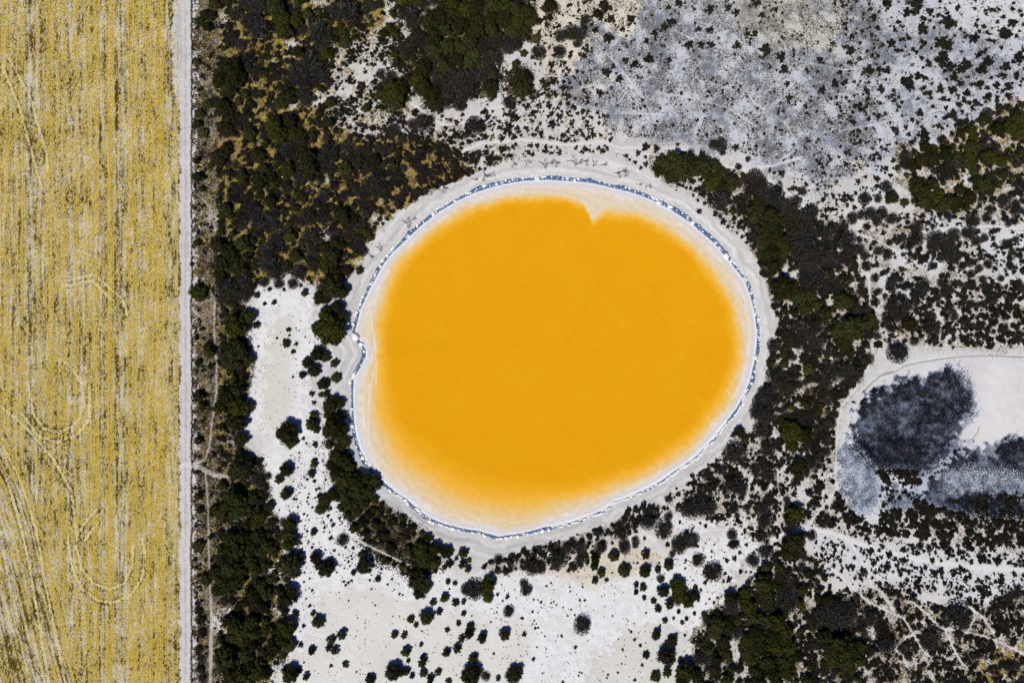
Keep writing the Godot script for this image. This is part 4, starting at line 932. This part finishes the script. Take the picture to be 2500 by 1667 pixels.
func build_ground(gm: StandardMaterial3D) -> void:
	var smooth_: StandardMaterial3D = gm.duplicate()
	smooth_.resource_name = "silt"
	smooth_.heightmap_scale = 1.2
	smooth_.metallic_specular = 0.0
	const GX := 480
	const GY := 320
	var step := 3000.0 / GX
	var kinds := ["ground", "stubble_field_soil", "gravel_track", "lake_bed", "dry_lake_bed"]
	var words := ["pale sand and leaf litter ground", "", "", "", ""]
	var pan := PackedVector2Array()
	for z in ZONES:
		if z[0] == 17 and z[1][0] == 2500:
			for q in range(0, z[1].size(), 2): pan.append(Vector2(z[1][q], z[1][q + 1]))
	var vs := PackedVector3Array()
	var uv := PackedVector2Array()
	vs.resize((GX + 1) * (GY + 1))
	uv.resize(vs.size())
	var bump := FastNoiseLite.new()
	bump.seed = 5
	bump.frequency = 0.09
	for j in GY + 1:
		for i in GX + 1:
			var px := TX0 + i * step
			var py := TY0 + j * step
			var h := height(px, py)
			vs[j * (GX + 1) + i] = Vector3(wx(px), h + 0.05 * bump.get_noise_2d(px * 0.5, py * 0.5), wz(py))
			uv[j * (GX + 1) + i] = Vector2(float(i) / GX, float(j) / GY)
	var nn := PackedVector3Array()
	nn.resize(vs.size())
	for j in GY + 1:
		for i in GX + 1:
			var l := vs[j * (GX + 1) + maxi(i - 1, 0)]
			var r := vs[j * (GX + 1) + mini(i + 1, GX)]
			var u := vs[maxi(j - 1, 0) * (GX + 1) + i]
			var d := vs[mini(j + 1, GY) * (GX + 1) + i]
			nn[j * (GX + 1) + i] = (d - u).cross(r - l).normalized()
	var tris := [PackedInt32Array(), PackedInt32Array(), PackedInt32Array(), PackedInt32Array(), PackedInt32Array()]
	for j in GY:
		for i in GX:
			var px := TX0 + (i + 0.5) * step
			var py := TY0 + (j + 0.5) * step
			var k := 0
			if px < 439.0: k = 1
			elif px < 466.0: k = 2
			elif px > 850.0 and px < 1870.0 and lake_d(px, py) > 0.0: k = 3
			elif px > 2035.0 and inside(pan, Vector2(px, py)): k = 4
			var a := j * (GX + 1) + i
			tris[k].append_array(PackedInt32Array([a, a + 1, a + GX + 2, a, a + GX + 2, a + GX + 1]))
	for k in 5:
		var remap := PackedInt32Array()
		remap.resize(vs.size())
		remap.fill(-1)
		var v2 := PackedVector3Array()
		var u2 := PackedVector2Array()
		var n2 := PackedVector3Array()
		var ix := PackedInt32Array()
		for t in tris[k]:
			if remap[t] < 0:
				remap[t] = v2.size()
				v2.append(vs[t]); u2.append(uv[t]); n2.append(nn[t])
			ix.append(remap[t])
		var arr := []
		arr.resize(Mesh.ARRAY_MAX)
		arr[Mesh.ARRAY_VERTEX] = v2
		arr[Mesh.ARRAY_TEX_UV] = u2
		arr[Mesh.ARRAY_NORMAL] = n2
		arr[Mesh.ARRAY_INDEX] = ix
		var m := ArrayMesh.new()
		m.add_surface_from_arrays(Mesh.PRIMITIVE_TRIANGLES, arr)
		tag(part(kinds[k], m, gm if k < 3 else smooth_, self), "", "", "", "structure")
	# the plain around, out to the horizon
	var far := mat("plain", Color(0.52, 0.48, 0.42), 0.95)
	var s := Soup.new()
	var x0 := wx(TX0) + 0.3
	var x1 := wx(TX0 + 3000.0) - 0.3
	var z0 := wz(TY0) + 0.3
	var z1 := wz(TY0 + 2000.0) - 0.3
	for b in [[-1800, -1800, 1800, z0], [-1800, z1, 1800, 1800], [-1800, z0, x0, z1], [x1, z0, 1800, z1]]:
		var p := [Vector3(b[0], -0.15, b[1]), Vector3(b[2], -0.15, b[1]), Vector3(b[2], -0.15, b[3]), Vector3(b[0], -0.15, b[3])]
		s.tri(p[0], p[1], p[2], Color.WHITE)
		s.tri(p[0], p[2], p[3], Color.WHITE)
	tag(part("plain", s.mesh(), far, self), "", "", "", "structure")

func build_water() -> void:
	var v := PackedVector3Array([Vector3(wx(LX), -0.40, wz(LY))])
	var nn := PackedVector3Array([Vector3.UP])
	var ix := PackedInt32Array()
	for q in 360:
		var a := deg_to_rad(float(q))
		var r := shore[q * 2] - 7.0
		v.append(Vector3(wx(LX + cos(a) * r), -0.40, wz(LY + sin(a) * r)))
		nn.append(Vector3.UP)
		ix.append_array([0, q + 1, (q + 1) % 360 + 1])
	var arr := []
	arr.resize(Mesh.ARRAY_MAX)
	arr[Mesh.ARRAY_VERTEX] = v
	arr[Mesh.ARRAY_NORMAL] = nn
	arr[Mesh.ARRAY_INDEX] = ix
	var m := ArrayMesh.new()
	m.add_surface_from_arrays(Mesh.PRIMITIVE_TRIANGLES, arr)
	var wm := mat("brine", Color(0.95, 0.75, 0.35, 0.05), 0.08)
	wm.transparency = BaseMaterial3D.TRANSPARENCY_ALPHA
	tag(part("lake_water", m, wm, self), "", "", "", "structure")

const BEND := [1000,-14, 1099,32, 1205,80, 1312,112, 1418,138, 1525,165, 1667,202, 1900,262]
func field_bend(sy: float) -> float:
	# the sowing rows swing round in one corner of the field: edge of the straight rows
	if sy < 1000.0: return -14.0 - (1000.0 - sy) * 0.62
	for q in range(0, BEND.size() - 2, 2):
		if sy < BEND[q + 2]: return lerpf(BEND[q + 1], BEND[q + 3], (sy - BEND[q]) / (BEND[q + 2] - BEND[q]))
	return 262.0

func build_stubble() -> void:
	var meshes := [straw_mesh(6), straw_mesh(5), straw_mesh(7), straw_mesh(5)]
	var band := PackedByteArray()
	band.resize(TW * TH)
	for p in STRAW_BANDS: band = stroke(band, p, 5.0, 220, 1.5)
	var rows := FastNoiseLite.new()
	rows.seed = 77
	rows.frequency = 0.02
	var patch := FastNoiseLite.new()
	patch.seed = 78
	patch.frequency = 0.012
	var streak := FastNoiseLite.new()
	streak.seed = 79
	streak.frequency = 0.02
	var lots := [[], [], [], []]
	for family in 2:              # straight rows, then the bent ones
		var u := -190.0 if family == 0 else -420.0
		while u < (439.0 if family == 0 else 0.0):
			var sy := -120.0 if family == 0 else 700.0
			var stripe := rows.get_noise_1d(u * 2.2 + family * 999.0) * 1.1 + rows.get_noise_1d(u * 9.0) * 0.7
			if family == 0:
				for c in [[16, 5], [40, 4], [125, 5], [157, 5], [275, 6], [362, 10], [395, 14]]:
					if absf(u - c[0]) < c[1]: stripe += 0.45
				for c in [[258, 5], [285, 4], [70, 8], [245, 3]]:
					if absf(u - c[0]) < c[1]: stripe -= 0.8
			while sy < 1790.0:
				sy += rng.randf_range(1.8, 2.9)
				var bend := field_bend(sy)
				var px := u + rng.randf_range(-0.9, 0.9) + (bend if family == 1 else 0.0)
				if family == 0 and px < bend: continue
				if px < -190.0 or px > 436.0: continue
				var w := masked(wheel_mask, px, sy)
				var fine := streak.get_noise_2d(px * 6.0, sy * 5.0) * 0.9
				var dens := 0.58 + stripe * (0.55 if family == 0 else 0.7) + streak.get_noise_2d(u * 4.0, sy * 0.45 + 300.0) * 0.5 + patch.get_noise_2d(px * 2.0, sy * 1.0) * 0.55 + fine
				if w > 120: dens += 0.35
				elif w > 40: dens -= 0.42
				if masked(band, px, sy) > 60: dens += 0.6
				if absf(px - 140.0) + absf(sy - 1140.0) * 0.5 < 75.0: dens -= 0.22
				if px > 400.0 and sy < 300.0: dens -= 0.5 * smoothstep(300.0, 120.0, sy)
				if family == 1: dens += 0.35 * sin(u * 0.55) - 0.55 * smoothstep(-20.0, -130.0, u)
				if rng.randf() > dens: continue
				lots[rng.randi() % 4].append([px, sy, 0.3 if family == 1 else 0.0, w > 120, stripe])
			u += 4.1
	var root := Node3D.new()
	root.name = "stubble"
	add_child(root)
	tag(root, "golden cut straw standing in rows on the field", "stubble", "", "stuff")
	var sm := mat("straw", Color.WHITE, 0.8, true)
	for q in 4:
		var mm := MultiMesh.new()
		mm.transform_format = MultiMesh.TRANSFORM_3D
		mm.use_colors = true
		mm.mesh = meshes[q]
		mm.instance_count = lots[q].size()
		for k in lots[q].size():
			var it: Array = lots[q][k]
			var sc := rng.randf_range(0.8, 1.35)
			mm.set_instance_transform(k, Transform3D(Basis(Vector3.UP, it[2] + rng.randf_range(-0.35, 0.35)).scaled(Vector3(sc, sc * (0.5 if it[3] else 1.0), sc)), Vector3(wx(it[0]), height(it[0], it[1]), wz(it[1]))))
			var pale_ := clampf(patch.get_noise_2d(it[0] * 3.0, it[1] * 0.8 + 900.0) + 0.35 + (0.35 if it[3] else 0.0), 0.0, 1.0)
			mm.set_instance_color(k, Color(1.12, 1.18, 1.7) if it[3] else Color(1.08, 0.98, 0.55).lerp(Color(1.02, 1.12, 1.9), clampf(pale_ * rng.randf() + 0.25 - it[4] * 0.55, 0.0, 1.0)))
		var o := MultiMeshInstance3D.new()
		o.name = "straw"
		o.multimesh = mm
		o.material_override = sm
		root.add_child(o, true)
	print("straw tufts ", lots[0].size() * 4)

func build_shore() -> void:
	var salt := mat("salt", Color(0.93, 0.93, 0.93), 0.75)
	var round_ := [lump_mesh(1.0), lump_mesh(1.3), lump_mesh(0.8)]
	var long_ := [lump_mesh(2.4), lump_mesh(3.2)]
	var gaps := FastNoiseLite.new()
	gaps.seed = 17
	gaps.frequency = 0.03
	var q := 0.0
	var n := 0
	while q < 720.0:
		var a := q * 0.5
		var sparse := a > 10.0 and a < 90.0     # here the crust runs on as one low ridge
		var r: float = lerpf(shore[int(q)], shore[int(q) + 1], q - int(q))
		var t := deg_to_rad(a)
		var jitter := rng.randf_range(-2.4, 3.2) + gaps.get_noise_1d(q * 5.0) * 3.0
		var px := LX + cos(t) * (r + jitter)
		var py := LY + sin(t) * (r + jitter)
		var nxt: float = shore[(int(q) + 2) % 720]
		var t2 := deg_to_rad(a + 1.0)
		var along := Vector2(LX + cos(t2) * nxt - LX - cos(t) * r, LY + sin(t2) * nxt - LY - sin(t) * r)
		var o := MeshInstance3D.new()
		o.name = numbered("salt_ridge" if sparse else "salt_lump")
		o.mesh = long_[rng.randi() % 2] if sparse else round_[rng.randi() % 3]
		o.material_override = salt
		var size := lerpf(0.09, 0.34, pow(rng.randf(), 1.5)) * (1.0 + 0.5 * gaps.get_noise_1d(q * 3.0 + 500.0)) * (1.5 if a > 178.0 and a < 190.0 else 1.0)
		if sparse: size = rng.randf_range(0.15, 0.21)
		o.transform = Transform3D(Basis(Vector3.UP, atan2(along.x, along.y) + rng.randf_range(-0.15, 0.15) * (1.0 if sparse else 6.0)).scaled(Vector3.ONE * size), Vector3(wx(px), height(px, py) + size * 0.1, wz(py)))
		add_child(o)
		var face := "dry lake" if a < 25.0 or a > 330.0 else ("clay pan" if a < 130.0 else ("white clearing" if a < 185.0 else ("yellow grass" if a < 245.0 else "speckled salt flat")))
		var bulk := "large" if size > 0.26 else ("medium" if size > 0.19 else "small")
		if sparse: tag(o, "%s low white salt ridge on the orange lake's rim facing the %s" % ["thick" if size > 0.18 else "thin", face], "salt crust", "salt ridges along the orange lake")
		else: tag(o, "%s white salt lump on the orange lake's dark rim facing the %s" % [bulk, face], "salt crust", "salt lumps along the orange lake")
		n += 1
		q += (rng.randf_range(8.5, 12.0) if sparse else rng.randf_range(3.5, 9.5) + (9.0 if gaps.get_noise_1d(q * 2.0) < -0.15 else 0.0)) / (r * TAU / 720.0)
	print("salt ", n)
	var bm := mat("dead_wood", Color.WHITE, 0.9, true)
	var bs := [branch_mesh(), branch_mesh(), branch_mesh()]
	for k in range(0, DEAD.size(), 4):
		var o := MeshInstance3D.new()
		o.name = numbered("dead_branch")
		o.mesh = bs[(k / 4) % 3]
		o.material_override = bm
		var l: float = DEAD[k + 2] * M * 1.1
		o.transform = Transform3D(Basis(Vector3.UP, deg_to_rad(DEAD[k + 3])).scaled(Vector3.ONE * l), Vector3(wx(DEAD[k]), height(DEAD[k], DEAD[k + 1]) - 0.02, wz(DEAD[k + 1])))
		add_child(o)
		tag(o, "bare dark dead branch lying on the white lake beach", "branch", "dead branches on the lake beach")

func build_plants() -> void:
	var olive := Color(0.022, 0.024, 0.008)
	var olive_two := Color(0.062, 0.066, 0.018)
	var dark := Color(0.016, 0.015, 0.011)
	var dark_two := Color(0.030, 0.027, 0.019)
	var tree_m := []
	var bush_m := []
	var low_m := []
	var tiny_m := []
	var grey_b := []
	var grey_l := []
	for q in 7: tree_m.append(crown(15 + q % 4 * 3, 1500, 0.075, 0.15 + 0.12 * (q % 4), olive, olive_two))
	for q in 5: bush_m.append(crown(9 + q, 520, 0.115, 0.15 + 0.12 * (q % 4), olive, olive_two))
	for q in 5: low_m.append(crown(6 + q % 3, 120, 0.19, 0.2 + 0.15 * (q % 3), dark, dark_two))
	for q in 4: tiny_m.append(crown(3, 22, 0.36, 0.4, Color(0.035, 0.034, 0.032), Color(0.10, 0.095, 0.085)))
	for q in 5:
		grey_b.append(twigs(34, 5, Color(0.040, 0.038, 0.035), Color(0.17, 0.16, 0.15)))
		grey_l.append(twig_leaves(640, 0.085, Color(0.018, 0.017, 0.015), Color(0.040, 0.037, 0.032)))
	var stems := [trunk(), trunk(), trunk()]
	var tufts := [tuft(22, 0.05, Color(0.24, 0.18, 0.045), Color(0.46, 0.36, 0.12), 0.95), tuft(26, 0.05, Color(0.20, 0.16, 0.06), Color(0.38, 0.31, 0.14), 0.8), tuft(18, 0.06, Color(0.30, 0.21, 0.04), Color(0.56, 0.42, 0.11), 1.0)]
	var leafs := []
	for c in [Color(1, 1, 1), Color(0.86, 0.84, 0.88), Color(1.0, 1.0, 0.72), Color(0.76, 0.74, 0.74)]:
		leafs.append(mat("leaves", c, 0.7, true))
	var lowm := []
	for c in [Color(1, 1, 1), Color(0.88, 0.84, 0.84), Color(0.95, 1.0, 0.80)]: lowm.append(mat("dark_leaves", c, 0.75, true))
	var greym := []
	for c in [Color(1, 1, 1), Color(0.88, 0.88, 0.90), Color(0.94, 0.88, 0.78)]: greym.append(mat("twigs", c, 0.85, true))
	var bark := mat("bark", Color.WHITE, 0.9, true)
	var tinym := mat("samphire", Color.WHITE, 0.85, true)
	var grass := mat("dry_grass", Color.WHITE, 0.8, true)

	# gather: traced first, then scattered between them
	var lots := {"g": [], "s": [], "d": [], "y": [], "t": []}
	for p in PLANTS:
		var l: Array = p[4]
		for k in range(0, l.size(), 3):
			var px: float = p[1] + l[k] / p[3]
			var py: float = p[2] + l[k + 1] / p[3]
			var r: float = l[k + 2] / p[3]
			lots[p[0]].append([px, py, r])
			occupy(px, py, r)
	var clump := FastNoiseLite.new()
	clump.seed = 91
	clump.frequency = 0.02
	clump.fractal_octaves = 3
	for sc in SCATTER:
		var poly := PackedVector2Array()
		var lo := Vector2(1e9, 1e9)
		var hi := Vector2(-1e9, -1e9)
		for k in range(0, sc[0].size(), 2):
			var p := Vector2(sc[0][k], sc[0][k + 1])
			poly.append(p)
			lo = lo.min(p)
			hi = hi.max(p)
		for w in range(1, sc.size()):
			var kind: String = sc[w][0]
			var tries := int((hi.x - lo.x) * (hi.y - lo.y) * 1e-4 * sc[w][1])
			for k in tries:
				var p := Vector2(rng.randf_range(lo.x, hi.x), rng.randf_range(lo.y, hi.y))
				if not inside(poly, p): continue
				var cl := clump.get_noise_2d(p.x, p.y)
				if (kind == "t" or kind == "d") and rng.randf() > 0.68 + cl * 1.7: continue
				if kind == "y" and rng.randf() > 0.75 - cl * 1.6: continue
				var size := rng.randf()
				var r: float = lerpf(sc[w][2], sc[w][3], pow(size, 1.6))
				if p.x < 470.0 + r or (p.x > 700.0 and p.x < 2000.0 and not outside_beach(p.x, p.y, r * 0.3 if kind != "t" else 2.0)): continue
				if on_path(p, r * 0.75): continue
				var zi := int((p.x - TX0) * 0.25)
				var zj := int((p.y - TY0) * 0.25)
				var z := zone[clampi(zj, 0, ZH - 1) * ZW + clampi(zi, 0, ZW - 1)]
				if z == 22 and rng.randf() < 0.85: continue
				if kind == "g" or kind == "s":
					if crowded(p.x, p.y, r, 0.75): continue
					occupy(p.x, p.y, r)
				elif kind == "d":
					if crowded(p.x, p.y, r, 0.7): continue
				elif kind == "y":
					if crowded(p.x, p.y, r, 0.72): continue
				lots[kind].append([p.x, p.y, r])

	# the largest in view become things of their own
	var rest := {"tree": [], "bush": [], "grey": [], "low": []}
	var singles := {"tree": [], "bush": [], "grey": [], "low": []}
	for k in ["g", "s", "d"]:
		lots[k].sort_custom(func(p, q): return p[2] > q[2])
		for it in lots[k]:
			var sort: String = {"s": "grey", "d": "low", "g": "tree" if it[2] >= 14.0 else "bush"}[k]
			var seen: bool = it[0] > 2.0 and it[0] < 2498.0 and it[1] > 2.0 and it[1] < 1665.0
			if seen and singles[sort].size() < 290: singles[sort].append(it)
			else: rest[sort].append(it)
	var all := []
	for sort in singles:
		for it in singles[sort]: all.append([it, sort])
	for sort in singles:
		var idx := 0
		for it in singles[sort]:
			idx += 1
			var r: float = it[2] * M * 1.15
			var tall: float = {"tree": 1.05, "bush": 1.05, "grey": 0.95, "low": 0.8}[sort] * rng.randf_range(0.85, 1.2)
			var h := r * tall
			var lean := 1.0 - h * 0.42 / CAM_H
			var gx: float = CX + (it[0] - CX) * lean
			var gy: float = CY + (it[1] - CY) * lean
			var at := Vector3(wx(gx), height(gx, gy) - 0.01, wz(gy))
			var basis := Basis(Vector3.UP, rng.randf() * TAU) * Basis.from_scale(Vector3(r * rng.randf_range(0.92, 1.08), h, r * rng.randf_range(0.92, 1.08)))
			var where := place_words(it[0], it[1])
			var by := neighbour_words(it, all)
			var o: Node3D
			if sort == "low":
				var mi := MeshInstance3D.new()
				mi.mesh = low_m[rng.randi() % low_m.size()]
				mi.material_override = lowm[rng.randi() % lowm.size()]
				o = mi
			else:
				o = Node3D.new()
			o.name = numbered({"tree": "dense_tree", "bush": "leafy_bush", "grey": "grey_bush", "low": "low_bush"}[sort])
			add_child(o)
			o.transform = Transform3D(basis, at)
			var lm: int = rng.randi() % 4
			if sort == "tree":
				part("crown", tree_m[rng.randi() % tree_m.size()], leafs[lm], o)
				part("trunk", stems[rng.randi() % 3], bark, o)
			elif sort == "bush":
				part("crown", bush_m[rng.randi() % bush_m.size()], leafs[lm], o)
				part("stem", stems[rng.randi() % 3], bark, o)
			elif sort == "grey":
				var gk: int = rng.randi() % 5
				part("branches", grey_b[gk], greym[lm % 3], o)
				part("foliage", grey_l[gk], greym[lm % 3], o)
			var label := ""
			var d2: float = it[2]
			match sort:
				"tree":
					var hue: String = ["dark green", "blackish green", "olive green", "near black"][lm]
					label = "%s %s tree %s %s" % ["huge" if d2 > 29.0 else ("large" if d2 > 23.0 else ("medium" if d2 > 18.0 else "small")), hue, by, where]
					tag(o, label, "tree", "dense trees " + where)
				"bush":
					var hue: String = ["dark green", "blackish green", "olive green", "near black"][lm]
					label = "%s %s leafy bush %s %s" % ["broad" if d2 > 12.0 else ("medium" if d2 > 10.0 else "small"), hue, by, where]
					tag(o, label, "bush", "leafy bushes " + where)
				"grey":
					label = "%s %s twiggy bush %s %s" % ["wide" if d2 > 21.0 else ("broad" if d2 > 17.0 else ("medium" if d2 > 13.0 else "small")), ["grey", "slate grey", "brownish grey"][lm % 3], by, where]
					tag(o, label, "bush", "grey twiggy bushes " + where)
				"low":
					label = "%s low dark bush %s %s" % ["wide" if d2 > 14.0 else ("broad" if d2 > 11.0 else ("medium" if d2 > 8.5 else "small")), by, where]
					tag(o, label, "bush", "low dark bushes " + where)
	print("singles ", singles.tree.size(), " ", singles.bush.size(), " ", singles.grey.size(), " ", singles.low.size())
	print("rest ", rest.tree.size(), " ", rest.bush.size(), " ", rest.grey.size(), " ", rest.low.size(), " y ", lots.y.size(), " t ", lots.t.size())
	if rest.tree.size(): scattered("tree_stand", tree_m, leafs, rest.tree, "mass of dark green crowns filling gaps in the scrub", "trees", "", 1.05)
	scattered("leafy_scrub", bush_m, leafs, rest.bush, "mass of small leafy bushes filling gaps in the scrub", "scrub", "", 1.0)
	scattered("grey_scrub", grey_l, greym, rest.grey, "mass of small grey bushes filling gaps in the scrub", "scrub", "", 0.95)
	scattered("low_scrub", low_m, lowm, rest.low, "mass of low dark bushes dotted over sand and litter", "scrub", "", 0.8)
	scattered("samphire", tiny_m, [tinym], lots.t, "tiny dark salt plants speckling the pale flats", "ground cover", "", 0.8)
	scattered("dry_grass", tufts, [grass], lots.y, "yellow dry grass tufts between the bushes", "grass", "", 0.8)
